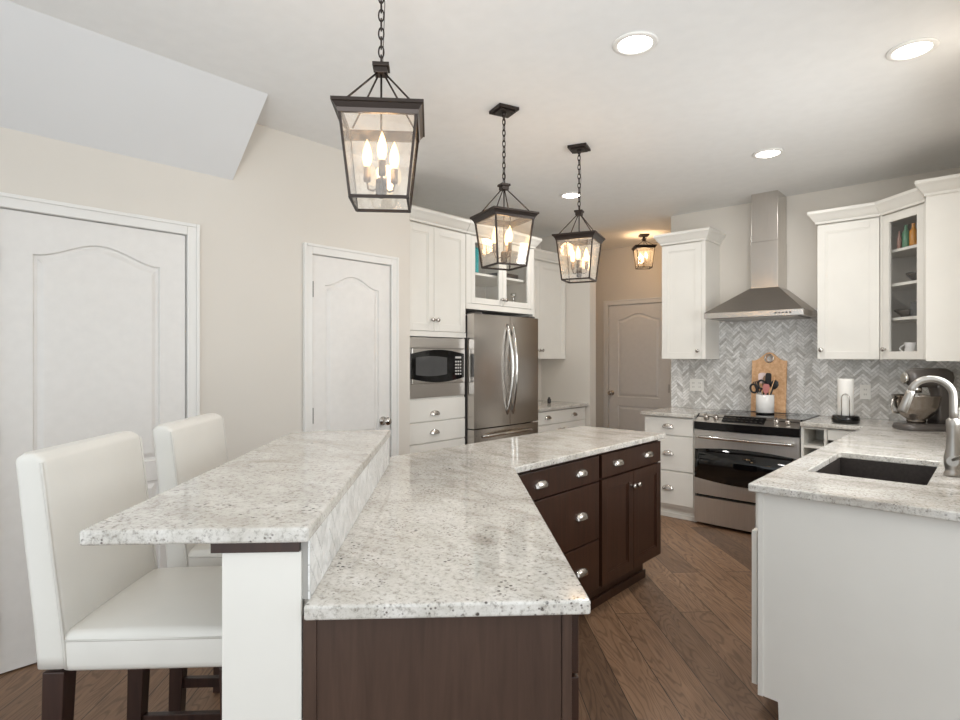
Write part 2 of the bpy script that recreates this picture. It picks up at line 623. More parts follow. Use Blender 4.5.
w.box(-0.05, 0.07, 2.75, 3.95, 0, 1.08)
w.box(-0.05, 0.07, 2.75, 3.95, 2.10, CEIL)
w.box(-0.05, 0.07, 3.95, 5.42, 0, CEIL)
struct(w.build('wall_right', M['wall']), 'wall with the assumed window over the sink', 'wall')
# unseen window assumed over the sink, put in for daylight
wf = MB()
for a in ((2.75, 2.81, 1.08, 2.10), (3.89, 3.95, 1.08, 2.10), (2.81, 3.89, 1.08, 1.14), (2.81, 3.89, 2.04, 2.10), (3.33, 3.37, 1.14, 2.04)):
    wf.box(-0.02, 0.05, a[0], a[1], a[2], a[3], 0.004)
wf = struct(wf.build('window_1', M['trim']), 'white framed window assumed over the sink, out of view, put in for daylight', 'window')
MB().box(0.012, 0.018, 2.81, 3.89, 1.14, 2.04).build('pane', M['glass'], wf)
# sloped soffit under the stairs
sf = MB()
sf.prism([(XW, 2.405), (-2.845, CEIL), (XW, CEIL)], -1.6, 1.49, 'xz')
struct(sf.build('soffit', M['soffit']), 'sloped white underside of the staircase above the left door', 'soffit')


def offset_loop(pts, d):
    n = len(pts)
    out = []
    for i in range(n):
        p0, p, p1 = Vector(pts[i - 1]), Vector(pts[i]), Vector(pts[(i + 1) % n])
        a, b = (p - p0).normalized(), (p1 - p).normalized()
        n0, n1 = Vector((-a.y, a.x)), Vector((-b.y, b.x))
        m = n0 + n1
        m = m / max(1e-6, m.length)
        k = d / max(0.3, m.dot(n0))
        out.append((p.x + m.x * k, p.y + m.y * k))
    return out


def arch_panel(x0, x1, z0, z1, rise, n=20):
    """counter-clockwise outline with a cambered (ogee) top"""
    pts = [(x0, z0), (x1, z0)]
    for i in range(n + 1):
        t = i / n
        x = x1 + (x0 - x1) * t
        s = abs(2 * t - 1)
        h = 0.5 + 0.5 * math.cos(PI * s)
        pts.append((x, z1 - rise + rise * h))
    return pts


def panel_door(parent_name, label, loc, rz, wd, ht, lower_top, upper_bot, hinge_x, knob_x, knob_z, number, mat=None):
    """two-panel cambered-top door; local x along width, front towards -y"""
    mat = mat or M['door']
    root = bpy.data.objects.new('door_%d' % number, None)
    COL.objects.link(root)
    root.location = loc
    root.rotation_euler = (0, 0, math.radians(rz))
    struct(root, label, 'door')
    b = MB()
    mx = 0.125 if wd > 0.7 else 0.095
    outs = [arch_panel(mx, wd - mx, upper_bot, ht - 0.11, 0.075), arch_panel(mx, wd - mx, 0.21, lower_top, 0.0, 4)]
    bm = b.bm
    es = []
    ov = [bm.verts.new((x, 0, z)) for x, z in ((0, 0.008), (wd, 0.008), (wd, ht), (0, ht))]
    es += [bm.edges.new((ov[i], ov[(i + 1) % 4])) for i in range(4)]
    rings = []
    for o in outs:
        vs = [bm.verts.new((x, 0, z)) for x, z in o]
        es += [bm.edges.new((vs[i], vs[(i + 1) % len(vs)])) for i in range(len(vs))]
        rings.append((o, vs))
    bmesh.ops.triangle_fill(bm, edges=es, use_beauty=True)
    for o, vs in rings:
        prev = vs
        for off, dep in ((0.006, 0.012), (0.018, 0.0125), (0.038, 0.003), (0.044, 0.002)):
            cur = [bm.verts.new((x, dep, z)) for x, z in offset_loop(o, off)]
            for i in range(len(vs)):
                bm.faces.new([prev[i], prev[(i + 1) % len(vs)], cur[(i + 1) % len(vs)], cur[i]])
            prev = cur
        bm.faces.new(prev)
    b.box(0, wd, 0.0135, 0.035, 0.008, ht)
    for f in ((0, 0.012), (wd - 0.0, 0.012)):
        pass
    e0 = [(0, 0.008), (wd, 0.008), (wd, ht), (0, ht)]
    for i in range(4):
        p, q = e0[i], e0[(i + 1) % 4]
        b.poly([(p[0], 0, p[1]), (q[0], 0, q[1]), (q[0], 0.0135, q[1]), (p[0], 0.0135, p[1])])
    b.build('door_leaf', mat, root)
    # casing and jamb
    c = MB()
    g = 0.005
    cw = 0.062
    prof = lambda x0, x1, z0, z1: c.box(x0, x1, -0.018, 0.0, z0, z1, 0.004)
    prof(-g - cw, -g, 0, ht + g + cw)
    prof(wd + g, wd + g + cw, 0, ht + g + cw)
    prof(-g, wd + g, ht + g, ht + g + cw)
    for x0, x1, z0, z1 in ((-g - cw, -g - cw + 0.018, 0, ht + g + cw), (wd + g + cw - 0.018, wd + g + cw, 0, ht + g + cw), (-g - cw + 0.0185, wd + g + cw - 0.0185, ht + g + cw - 0.018, ht + g + cw)):
        c.box(x0, x1, -0.026, -0.016, z0, z1, 0.004)
    c.build('casing', M['trim'], root)
    j = MB()
    j.box(-g - 0.003, -g + 0.001, 0.0, 0.11, 0, ht + g)
    j.box(wd + g - 0.001, wd + g + 0.003, 0.0, 0.11, 0, ht + g)
    j.box(-g, wd + g, 0.0, 0.11, ht + g - 0.001, ht + g + 0.003)
    j.box(-g, wd + g, 0.05, 0.06, 0.0, ht + g)
    j.build('jamb', M['trim'], root)
    for z in (0.22, ht * 0.5, ht - 0.22):
        h = MB().tube([(hinge_x, -0.007, z - 0.05), (hinge_x, -0.007, z + 0.05)], 0.008, 8)
        h.build('hinge', M['hinge'], root)
    k = MB().lathe([(0.031, 0.0), (0.031, 0.006), (0.012, 0.010), (0.010, 0.03), (0.022, 0.038), (0.029, 0.052), (0.026, 0.066), (0.012, 0.073), (0.0, 0.074)], (knob_x, 0, knob_z), 20, '-y')
    k.build('door_knob', M['nickel'], root)
    return root


panel_door('door_1', 'white two-panel door behind the bar stools', (XW, 0.45, 0), 90, 0.783, 2.048, 0.76, 0.86, -0.003, 0.72, 0.93, 1)
panel_door('door_2', 'narrow white two-panel door beside the microwave cabinet', (XW, 2.0, 0), 90, 0.627, 2.048, 0.76, 0.86, -0.003, 0.565, 0.945, 2)
panel_door('door_3', 'two-panel door at the end of the dim hall', (-3.72, 6.55, 0), 0, 0.80, 2.048, 0.79, 0.90, 0.803, 0.045, 0.945, 3)

# baseboards
b = MB()
for y0, y1 in ((-1.6, 0.375), (1.31, 1.925), (2.70, 2.816)):
    b.box(XW, XW + 0.014, y0, y1, 0, 0.11, 0.004)
struct(b.build('baseboard_left', M['trim']), 'white baseboard along the left wall', 'baseboard')
b = MB().box(-3.285, -3.271, 5.38, 5.50, 0, 0.11, 0.004)
b.box(-3.93, -3.80, 6.536, 6.55, 0, 0.11, 0.004).box(-2.84, -1.92, 6.536, 6.55, 0, 0.11, 0.004)
struct(b.build('baseboard_hall', M['trim']), 'white baseboard in the hall', 'baseboard')


# ------------------------------------------------------------------ herringbone tile
def clip(poly, x0, x1, z0, z1):
    for ax, lim, sg in ((0, x0, 1), (0, x1, -1), (1, z0, 1), (1, z1, -1)):
        out = []
        for i in range(len(poly)):
            p, q = poly[i - 1], poly[i]
            a, c = (p[ax] - lim) * sg, (q[ax] - lim) * sg
            if (a >= 0) != (c >= 0):
                t = a / (a - c)
                out.append((p[0] + (q[0] - p[0]) * t, p[1] + (q[1] - p[1]) * t))
            if c >= 0:
                out.append(q)
        poly = out
        if len(poly) < 3:
            return []
    return poly


def herringbone(mb, rects, to3d, W=0.0205, n=4, gap=0.0011):
    xs = [r[0] for r in rects] + [r[1] for r in rects]
    zs = [r[2] for r in rects] + [r[3] for r in rects]
    cx, cz = (min(xs) + max(xs)) / 2, (min(zs) + max(zs)) / 2
    half = int(((max(xs) - min(xs)) + (max(zs) - min(zs))) / W / 1.3) + 2 * n
    def rot(p):
        return ((p[0] - p[1]) * R2 + cx, (p[0] + p[1]) * R2 + cz)
    for a in range(-half, half):
        for c in range(-half, half):
            k = (a - c) % (2 * n)
            if k == 0:
                q = [(a * W + gap, c * W + gap), ((a + n) * W - gap, c * W + gap), ((a + n) * W - gap, (c + 1) * W - gap), (a * W + gap, (c + 1) * W - gap)]
            elif k == n:
                q = [(a * W + gap, (c - n + 1) * W + gap), ((a + 1) * W - gap, (c - n + 1) * W + gap), ((a + 1) * W - gap, (c + 1) * W - gap), (a * W + gap, (c + 1) * W - gap)]
            else:
                continue
            q = [rot(p) for p in q]
            for r in rects:
                cl = clip(q, *r)
                if len(cl) >= 3:
                    ar = abs(sum(cl[i - 1][0] * cl[i][1] - cl[i][0] * cl[i - 1][1] for i in range(len(cl)))) / 2
                    if ar < 2e-5:
                        continue
                    f = [mb.bm.verts.new(to3d(p, 0.003)) for p in cl]
                    bk = [mb.bm.verts.new(to3d(p, 0.0)) for p in cl]
                    mb.bm.faces.new(f)
                    for i in range(len(cl)):
                        j = (i + 1) % len(cl)
                        mb.bm.faces.new([f[i], bk[i], bk[j], f[j]])


CT, CB = 0.914, 0.884
TB = 5.415
bs = MB()
bs.box(-2.395, -0.06, TB, 5.42, CT, 1.385)
bs.box(-1.935, -1.075, TB, 5.42, 1.385, 1.80)
bs = struct(bs.build('backsplash', M['grout']), 'grey and white marble herringbone backsplash behind the range', 'backsplash')
t = MB()
herringbone(t, [(-2.395, -0.06, CT + 0.001, 1.385), (-1.935, -1.075, 1.385, 1.80)], lambda p, o: (p[0], TB - o, p[1]))
t.build('herringbone_tile', M['tile'], bs, recalc=False)


# ------------------------------------------------------------------ cabinet helpers (local frame: x width, front towards -y at y = 0)
def shaker(mb, x0, x1, z0, z1, y=0.0, th=0.02, rail=0.058, rec=0.008, slab=False):
    if slab:
        mb.box(x0, x1, y, y + th, z0, z1, 0.003)
        return
    mb.box(x0, x0 + rail, y, y + th, z0, z1, 0.0015)
    mb.box(x1 - rail, x1, y, y + th, z0, z1, 0.0015)
    mb.box(x0 + rail, x1 - rail, y, y + th, z0, z0 + rail, 0.0015)
    mb.box(x0 + rail, x1 - rail, y, y + th, z1 - rail, z1, 0.0015)
    b = 0.010
    mb.box(x0 + rail - 0.001, x1 - rail + 0.001, y + rec, y + th - 0.002, z0 + rail - 0.001, z1 - rail + 0.001)
    for q in ((x0 + rail, x0 + rail + b, z0 + rail, z1 - rail), (x1 - rail - b, x1 - rail, z0 + rail, z1 - rail),
              (x0 + rail + b, x1 - rail - b, z0 + rail, z0 + rail + b), (x0 + rail + b, x1 - rail - b, z1 - rail - b, z1 - rail)):
        mb.box(q[0], q[1], y + rec * 0.55, y + rec + 0.001, q[2], q[3])


def door(parent, x0, x1, z0, z1, mat, knob=None, **kw):
    b = MB()
    shaker(b, x0, x1, z0, z1, **kw)
    o = b.build('door', mat, parent)
    if knob:
        knob_at(o, knob[0], knob[1], kw.get('y', 0.0))
    return o


def knob_at(parent, x, z, y=0.0):
    MB().lathe([(0.009, 0.0), (0.007, 0.004), (0.006, 0.014), (0.015, 0.018), (0.0175, 0.024), (0.013, 0.030), (0.0, 0.031)], (x, y, z), 14, '-y').build('knob', M['nickel'], parent)


def cup_at(parent, x, z, y=0.0, a=0.050, c=0.035, out=0.024):
    b = MB()
    nu, nv = 14, 6
    g = [[b.bm.verts.new((x + a * math.cos(PI * i / nu), y - out * max(0.0, math.sin(PI * i / nu)) ** 0.7 * math.cos(PI / 2 * j / nv), z - 0.012 + c * max(0.0, math.sin(PI * i / nu)) ** 0.7 * math.sin(PI / 2 * j / nv)))
          for j in range(nv + 1)] for i in range(nu + 1)]
    for i in range(nu):
        for j in range(nv):
            f = b.bm.faces.new([g[i][j], g[i + 1][j], g[i + 1][j + 1], g[i][j + 1]])
            f.smooth = True
    bmesh.ops.remove_doubles(b.bm, verts=b.bm.verts, dist=1e-5)
    b.box(x - a - 0.002, x + a + 0.002, y - 0.003, y, z - 0.012, z - 0.005, 0.001)
    b.build('cup_pull', M['nickel'], parent)


def drawer(parent, x0, x1, z0, z1, mat, pulls=(), slab=True, y=0.0, pz=None):
    b = MB()
    shaker(b, x0, x1, z0, z1, y=y, slab=slab, rail=0.045)
    o = b.build('drawer', mat, parent)
    for p in pulls:
        cup_at(o, p, (z0 + z1) / 2 if pz is None else pz, y)
    return o


CROWN = [(0.0, 0.0), (0.010, 0.0), (0.012, 0.016), (0.024, 0.030), (0.042, 0.060), (0.052, 0.072), (0.055, 0.076), (0.055, 0.097), (0.0, 0.097)]


def crown(parent, path, z, mat=None):
    return MB().sweep(path, [(o, z + h) for o, h in CROWN]).build('crown_molding', mat or M['cab'], parent)


W = M['cab']
UB, UT = 1.379, 2.425   # upper cabinets bottom / top

# --- tall microwave cabinet
tc = thing('pantry_cabinet', 'tall white cabinet holding the built-in microwave, beside the narrow door', 'cabinet', (-3.30, 2.819, 0), 90)
wd = 0.646
b = MB()
b.box(0, wd, 0.08, 0.62, 0, 0.10)
b.box(0, wd, 0.02, 0.62, 0.10, 1.083)
b.box(0, 0.02, 0.02, 0.62, 1.083, 1.555)
b.box(wd - 0.02, wd, 0.02, 0.62, 1.083, 1.555)
b.box(0.02, wd - 0.02, 0.59, 0.62, 1.083, 1.555)
b.box(0, wd, 0.02, 0.62, 1.555, UT)
b.box(0.0, wd, 0.0, 0.02, 1.557, 1.596)
b.build('body', W, tc)
door(tc, 0.002, 0.283, 1.60, 2.415, W, (0.258, 1.688))
door(tc, 0.287, wd - 0.004, 1.60, 2.415, W, (0.312, 1.688))
drawer(tc, 0.004, wd - 0.01, 0.90, 1.068, W, (0.293,), pz=0.958)
drawer(tc, 0.004, wd - 0.01, 0.735, 0.892, W, (0.29,), pz=0.81)
drawer(tc, 0.004, wd - 0.01, 0.43, 0.727, W, (0.29,))
drawer(tc, 0.004, wd - 0.01, 0.12, 0.422, W, (0.29,))
crown(tc, [(wd - 0.001, 0.0), (0.0, 0.0)][::-1], UT)

# --- microwave
mw = thing('microwave', 'stainless built-in microwave with black glass front', 'microwave', (-3.30, 2.819, 1.084), 90)
mw_w, mw_h = 0.60, 0.466
b = MB()
b.box(0.026, 0.624, 0.03, 0.50, 0.0, mw_h - 0.004)
b.build('body', M['fside'], mw)
b = MB()
x0, x1 = 0.022, 0.628
b.box(x0, x1, -0.006, 0.018, mw_h - 0.085, mw_h - 0.002, 0.004)
b.box(x0, x1, -0.006, 0.018, 0.001, 0.105, 0.004)
b.box(x0, x0 + 0.022, -0.006, 0.018, 0.105, mw_h - 0.085, 0.003)
b.box(x1 - 0.022, x1, -0.006, 0.018, 0.105, mw_h - 0.085, 0.003)
b.build('trim_kit', M['steelh'], mw)
b = MB()
b.box(x0 + 0.024, x1 - 0.024, -0.014, 0.03, 0.108, mw_h - 0.088, 0.004)
fr = b.build('front_panel', M['steelh'], mw)
def lens(xa, xb, zm, h0, h1, n=16):
    pts = []
    for i in range(n + 1):
        t = i / n
        pts.append((xa + (xb - xa) * t, zm - h0 - (h1 - h0) * math.sin(PI * t)))
    for i in range(n + 1):
        t = 1 - i / n
        pts.append((xa + (xb - xa) * t, zm + h0 + (h1 - h0) * math.sin(PI * t)))
    return pts
g = MB().prism(lens(x0 + 0.016, x1 - 0.024, 0.243, 0.096, 0.128), -0.020, -0.006, 'xz').build('door_glass', M['blackglass'], mw)
MB().prism(lens(x0 + 0.055, x0 + 0.385, 0.243, 0.066, 0.078), -0.0215, -0.018, 'xz').build('window', M['mwglass'], g)
b = MB()
for r in range(5):
    for c in range(3):
        b.box(0.50 + c * 0.026, 0.516 + c * 0.026, -0.0225, -0.019, 0.17 + r * 0.025, 0.183 + r * 0.025)
b.box(0.50, 0.568, -0.0225, -0.019, 0.302, 0.318)
b.build('keypad', M['keys'], g)
MB().box(x1 - 0.115, x1 - 0.035, -0.019, -0.012, 0.118, 0.140, 0.003).build('open_button', M['steelh'], mw)

# --- refrigerator
fr = thing('refrigerator', 'stainless french-door refrigerator under the glass-door cabinet', 'refrigerator', (-3.21, 3.472, 0), 90)
fw = 0.880
b = MB()
b.box(0.004, fw - 0.004, 0.085, 0.70, 0.05, 1.745, 0.004)
b.box(0.01, fw - 0.01, 0.10, 0.70, 0.0, 0.05)
b.build('body', M['fside'], fr)
def fdoor(name, x0, x1, z0, z1):
    b = MB()
    n = 10
    pts = []
    for i in range(n + 1):
        t = i / n
        bow = 0.010 * (1 - (2 * ((x0 + (x1 - x0) * t) / fw) - 1) ** 2)
        pts.append((x0 + (x1 - x0) * t, 0.004 - bow))
    pts += [(x1, 0.080), (x0, 0.080)]
    b.prism(pts, z0, z1, 'xy', 0.0)
    o = b.build(name, M['fridge'], fr)
    return o
dl = fdoor('door', 0.0, 0.452, 0.805, 1.755)
dr = fdoor('door', 0.458, fw, 0.805, 1.755)
fz = fdoor('freezer_drawer', 0.0, fw, 0.065, 0.795)
for o, s, xx in ((dl, -1, 0.428), (dr, 1, 0.482)):
    b = MB()
    pts = [(xx + s * 0.012 - s * 0.012 * math.sin(PI * t / 16), 0.0 - 0.062 * math.sin(PI * t / 16) ** 0.75, 0.90 + 0.78 * t / 16) for t in range(17)]
    b.tube(pts, 0.013, 10)
    b.build('handle', M['chrome'], o)
b = MB()
pts = [(0.10 + (fw - 0.2) * t / 16, 0.0 - 0.060 * math.sin(PI * t / 16) ** 0.6, 0.735 + 0.012 * math.sin(PI * t / 16)) for t in range(17)]
b.tube(pts, 0.013, 10)
b.build('handle', M['chrome'], fz)
MB().box(0.03, 0.12, 0.02, 0.14, 1.756, 1.772, 0.004).build('hinge_cover', M['fside'], fr)
MB().box(fw - 0.12, fw - 0.03, 0.02, 0.14, 1.756, 1.772, 0.004).build('hinge_cover', M['fside'], fr)


# --- glass-door cabinets
def glass_door(parent, x0, x1, z0, z1, knob, y=0.0, rail=0.05):
    b = MB()
    for q in ((x0, x0 + rail, z0, z1), (x1 - rail, x1, z0, z1), (x0 + rail, x1 - rail, z0, z0 + rail), (x0 + rail, x1 - rail, z1 - rail, z1)):
        b.box(q[0], q[1], y, y + 0.02, q[2], q[3], 0.0015)
    o = b.build('door', W, parent)
    MB().box(x0 + rail, x1 - rail, y + 0.010, y + 0.013, z0 + rail, z1 - rail).build('pane', M['glass'], o)
    knob_at(o, knob[0], knob[1], y)


gc = thing('glass_cabinet', 'white cabinet with two glass doors above the refrigerator', 'cabinet', (-3.30, 3.469, 0), 90)
gw = 0.933
b = MB()
b.box(0, 0.018, 0.02, 0.61, 1.80, UT)
b.box(gw - 0.018, gw, 0.02, 0.61, 1.80, UT)
b.box(0.018, gw - 0.018, 0.02, 0.61, 1.80, 1.86)
b.box(0.018, gw - 0.018, 0.02, 0.61, UT - 0.018, UT)
b.box(0.0, gw, 0.0, 0.02, 1.80, 1.845)
b.box(gw - 0.018, gw, 0.0, 0.61, 0.0, 1.80)
b.build('body', W, gc)
MB().box(0.018, gw - 0.018, 0.595, 0.61, 1.86, UT - 0.018).build('back_panel', M['cabin'], gc)
MB().box(0.019, gw - 0.019, 0.06, 0.59, 2.105, 2.125).build('shelf', W, gc)
glass_door(gc, 0.06, 0.471, 1.85, 2.415, (0.447, 1.905))
glass_door(gc, 0.475, 0.885, 1.85, 2.415, (0.499, 1.905))
for q in ((0.0, 0.058), (0.887, gw)):
    MB().box(q[0], q[1], 0.0, 0.02, 1.847, 2.42).build('stile', W, gc)
crown(gc, [(0.0, 0.0), (gw, 0.0), (gw, 0.22)], UT)
# contents
for i, (yy, hh) in enumerate(((0.0, 0.225), (0.034, 0.215))):
    k = thing('book', ['teal book standing at the outer end of the shelf above the refrigerator', 'teal book standing second on the shelf above the refrigerator'][i], 'book', (-3.36, 3.625 + yy, 2.126), 90, 'teal books in the glass cabinet')
    MB().box(0.0, 0.030, 0.0, 0.16, 0.0, hh, 0.003).build('cover', M['teal'], k)
    MB().box(0.004, 0.026, 0.006, 0.163, 0.004, hh - 0.004).build('pages', M['cloth'], k)
tr = MB().box(-0.09, 0.09, -0.13, 0.13, 0.0, 0.014, 0.004)
tr.box(-0.09, -0.08, -0.13, 0.13, 0.014, 0.04, 0.002).box(0.08, 0.09, -0.13, 0.13, 0.014, 0.04, 0.002)
tr.box(-0.08, 0.08, -0.13, -0.12, 0.014, 0.04, 0.002).box(-0.08, 0.08, 0.12, 0.13, 0.014, 0.04, 0.002)
tr = tag(tr.build('serving_tray', M['darkgrey']), 'dark serving tray on the upper shelf above the refrigerator', 'tray')
tr.location = (-3.46, 4.12, 2.126)
cs = MB().lathe([(0.03, 0.0), (0.03, 0.006), (0.008, 0.012), (0.007, 0.05), (0.013, 0.06), (0.007, 0.07), (0.008, 0.10), (0.024, 0.11), (0.026, 0.135), (0.02, 0.135), (0.018, 0.115), (0.0, 0.113)], seg=16)
cs = tag(cs.build('candlestick', M['chrome']), 'small shiny candlestick on the lower shelf above the refrigerator', 'candlestick')
cs.location = (-3.42, 4.24, 1.861)

# --- upper cabinet and base cabinet of the desk nook
uc = thing('wall_cabinet', 'white two-door wall cabinet over the desk nook beside the refrigerator', 'cabinet', (-3.59, 4.405, 0), 90)
uw = 0.965
MB().box(0, uw, 0.02, 0.33, UB, UT).build('body', W, uc)
door(uc, 0.003, 0.484, UB, 2.395, W, (0.458, 1.468))
door(uc, 0.488, uw - 0.003, UB, 2.395, W, (0.514, 1.468))
crown(uc, [(0.0, 0.0), (uw, 0.0)], UT - 0.012)
dk = thing('base_cabinet', 'white drawer cabinet under the granite desk counter beside the refrigerator', 'cabinet', (-3.325, 4.405, 0), 90)
b = MB()
b.box(0, uw, 0.02, 0.59, 0.10, 0.87)
b.box(0, uw, 0.09, 0.59, 0.0, 0.10)
b.build('body', W, dk)
drawer(dk, 0.004, uw - 0.02, 0.735, 0.862, W, (0.26, 0.73))
door(dk, 0.004, 0.472, 0.12, 0.727, W, (0.44, 0.67))
door(dk, 0.476, uw - 0.02, 0.12, 0.727, W, (0.506, 0.67))
dc = MB().slab(rect(-3.925, -3.30, 4.405, 5.377), [], 0.872, 0.902, 0.004).build('desk_counter', M['granite'])
tag(dc, 'small granite counter of the desk nook beside the refrigerator', 'countertop')
mj = MB().lathe([(0.018, 0.0), (0.02, 0.01), (0.02, 0.04), (0.012, 0.05), (0.012, 0.062), (0.0, 0.064)], seg=12).build('ink_bottle', M['darkgrey'])
mj.location = (-3.62, 5.10, 0.9025)
mj.name = 'bottle'
tag(mj, 'tiny dark bottle on the desk counter near the hall', 'bottle')

# --- island base cabinets
def island_rotz():
    return 90
D = M['dark']
ib = thing('island_cabinet', 'dark espresso island cabinet with the flat end panel under the raised bar', 'cabinet', (0, 0, 0), 0)
b = MB()
b.prism([ed(*p) for p in ((-0.284, 1.178), (0.243, 1.178), (0.243, 2.535), (-0.140, 2.93), (-0.284, 2.79))], 0.10, CB - 0.001)
b.prism([ed(*p) for p in ((-0.27, 1.24), (0.165, 1.24), (0.165, 2.50), (-0.14, 2.88), (-0.27, 2.75))], 0.0, 0.10)
b.build('body', D, ib)
b = MB()
b.prism([ed(*p) for p in ((-0.284, 1.160), (0.222, 1.160), (0.222, 1.178), (-0.284, 1.178))], 0.0, CB - 0.001)
b.build('end_panel', M['darkpanel'], ib)
MB().prism([ed(*p) for p in ((0.223, 1.156), (0.243, 1.156), (0.243, 1.177), (0.223, 1.177))], 0.0, CB - 0.001, 'xy', 0.002).build('corner_post', M['darkpanel'], ib)
MB().prism([ed(*p) for p in ((-0.294, 1.156), (-0.268, 1.156), (-0.268, 1.160), (-0.294, 1.160))], 0.0, CB - 0.001).build('edge_strip', M['darkpanel'], ib)
# fronts of the diagonal run: local frame, x runs towards -d
fp = bpy.data.objects.new('front_frame', None)
fx, fy = ed(0.265, 1.190)
def diag_fronts():
    rot = Matrix.Translation((fx, fy, 0)) @ Matrix.Rotation(math.radians(135), 4, 'Z')
    made = []
    L = 2.49 - 1.190
    for i in range(2):
        x0, x1 = i * L / 2 + 0.003, (i + 1) * L / 2 - 0.003
        o = drawer(ib, x0, x1, 0.735, 0.868, D, ((x0 + x1) / 2,))
        made.append(o)
        xm = (x0 + x1) / 2
        made.append(door(ib, x0, xm - 0.002, 0.12, 0.727, D, (xm - 0.035, 0.65)))
        made.append(door(ib, xm + 0.002, x1, 0.12, 0.727, D, (xm + 0.035, 0.65)))
    for o in made:
        o.matrix_local = rot
diag_fronts()
bpy.data.objects.remove(fp)

XF = -1.61
dc_ = thing('drawer_cabinet', 'dark espresso island drawer cabinet with three wide drawers', 'cabinet', (XF, 1.985, 0), 90)
b = MB()
b.box(0, 0.762, 0.02, 0.565, 0.146, CB - 0.001)
b.box(0, 0.762, 0.085, 0.565, 0.0, 0.146)
b.build('body', D, dc_)
for z0, z1 in ((0.732, 0.865), (0.424, 0.724), (0.155, 0.416)):
    drawer(dc_, 0.002, 0.744, z0, z1, D, (0.215, 0.568), pz=(z0 + z1) / 2 if z1 > 0.8 else z0 + (z1 - z0) * 0.5)
cc_ = thing('island_door_cabinet', 'dark espresso island cabinet with one drawer over two doors', 'cabinet', (XF, 2.748, 0), 90)
b = MB()
b.box(0.001, 0.737, 0.02, 0.565, 0.146, CB - 0.001)
b.box(0.001, 0.66, 0.085, 0.565, 0.0, 0.146)
b.build('body', D, cc_)
drawer(cc_, 0.012, 0.735, 0.738, 0.865, D, (0.19, 0.56))
door(cc_, 0.012, 0.372, 0.150, 0.728, D, (0.345, 0.643))
door(cc_, 0.376, 0.735, 0.150, 0.728, D, (0.405, 0.643))
MB().box(0.001, 0.672, 0.072, 0.085, 0.0, 0.05, 0.002).build('toe_molding', D, cc_)

# --- island countertop
ic = MB().slab([ed(-0.287, 1.131), ed(0.276, 1.131), (-1.580, 1.966), (-1.580, 3.492), (-2.20, 3.492), (-2.20, 1.7785), ed(-0.2985, 2.64), ed(-0.2985, 1.172), ed(-0.287, 1.172)], [], CB, CT, 0.010)
ic = tag(ic.build('island_countertop', M['granite']), 'long white speckled granite island countertop below the raised bar', 'countertop')

# --- half wall, riser tile and raised bar
hw = MB()
hw.prism([ed(*p) for p in ((-0.445, 1.170), (-0.300, 1.170), (-0.300, 2.58), (-0.445, 2.58))], 0, 1.012)
hw = struct(hw.build('wall_bar', M['trim']), 'white half wall carrying the raised bar', 'half wall')
b = MB().prism([ed(*p) for p in ((-0.451, 1.155), (-0.2965, 1.155), (-0.2965, 1.168), (-0.451, 1.168))], 0, 1.012, 'xy', 0.003)
b.build('end_panel', M['cab'], hw)
b = MB().prism([ed(*p) for p in ((-0.2995, 1.162), (-0.284, 1.162), (-0.284, 2.60), (-0.2995, 2.60))], CT + 0.0006, 1.036)
rs = struct(b.build('bar_backsplash', M['grout']), 'white marble tile strip between the counter and the raised bar', 'backsplash')
t = MB()
herringbone(t, [(1.157, 2.60, CT + 0.001, 1.036)], lambda p, o: ed(-0.284 + o * 1.0, p[0]) + (p[1],), W=0.036, n=4)
t.build('marble_tile', M['riser'], rs, recalc=False)
bt = thing('bar_countertop', 'raised white granite bar top on the white half wall', 'countertop', (0, 0, 0), 0)
MB().slab([ed(-0.706, 1.127), ed(-0.276, 1.127), ed(-0.276, 2.63), ed(-0.60, 2.63), ed(-0.706, 2.54)], [], 1.037, 1.067, 0.006).build('slab', M['granite'], bt)
MB().prism([ed(*p) for p in ((-0.470, 1.150), (-0.3, 1.150), (-0.3, 2.58), (-0.480, 2.58))], 1.0125, 1.0368).build('support_board', M['dark'], bt)

# --- range-wall base cabinets (fronts at y = 4.80)
FY = 4.80
lc = thing('base_cabinet', 'white three-drawer base cabinet beside the range and the hall', 'cabinet', (-2.375, FY, 0), 0)
lw = 0.452
b = MB()
b.box(0, lw, 0.02, 0.61, 0.10, CB - 0.001)
b.box(0, lw, 0.06, 0.61, 0.0, 0.10)
b.box(-0.002, lw, 0.048, 0.06, 0.0, 0.04, 0.003)
b.build('body', W, lc)
for z0, z1 in ((0.725, 0.872), (0.42, 0.714), (0.125, 0.409)):
    drawer(lc, 0.006, lw - 0.008, z0, z1, W, (0.222,), pz=z0 + (z1 - z0) * 0.5)
lt = MB().slab(rect(-2.395, -1.918, 4.772, TB - 0.0045), [], CB, CT, 0.005).build('range_countertop', M['granite'])
tag(lt, 'short granite countertop beside the range and the hall', 'countertop')

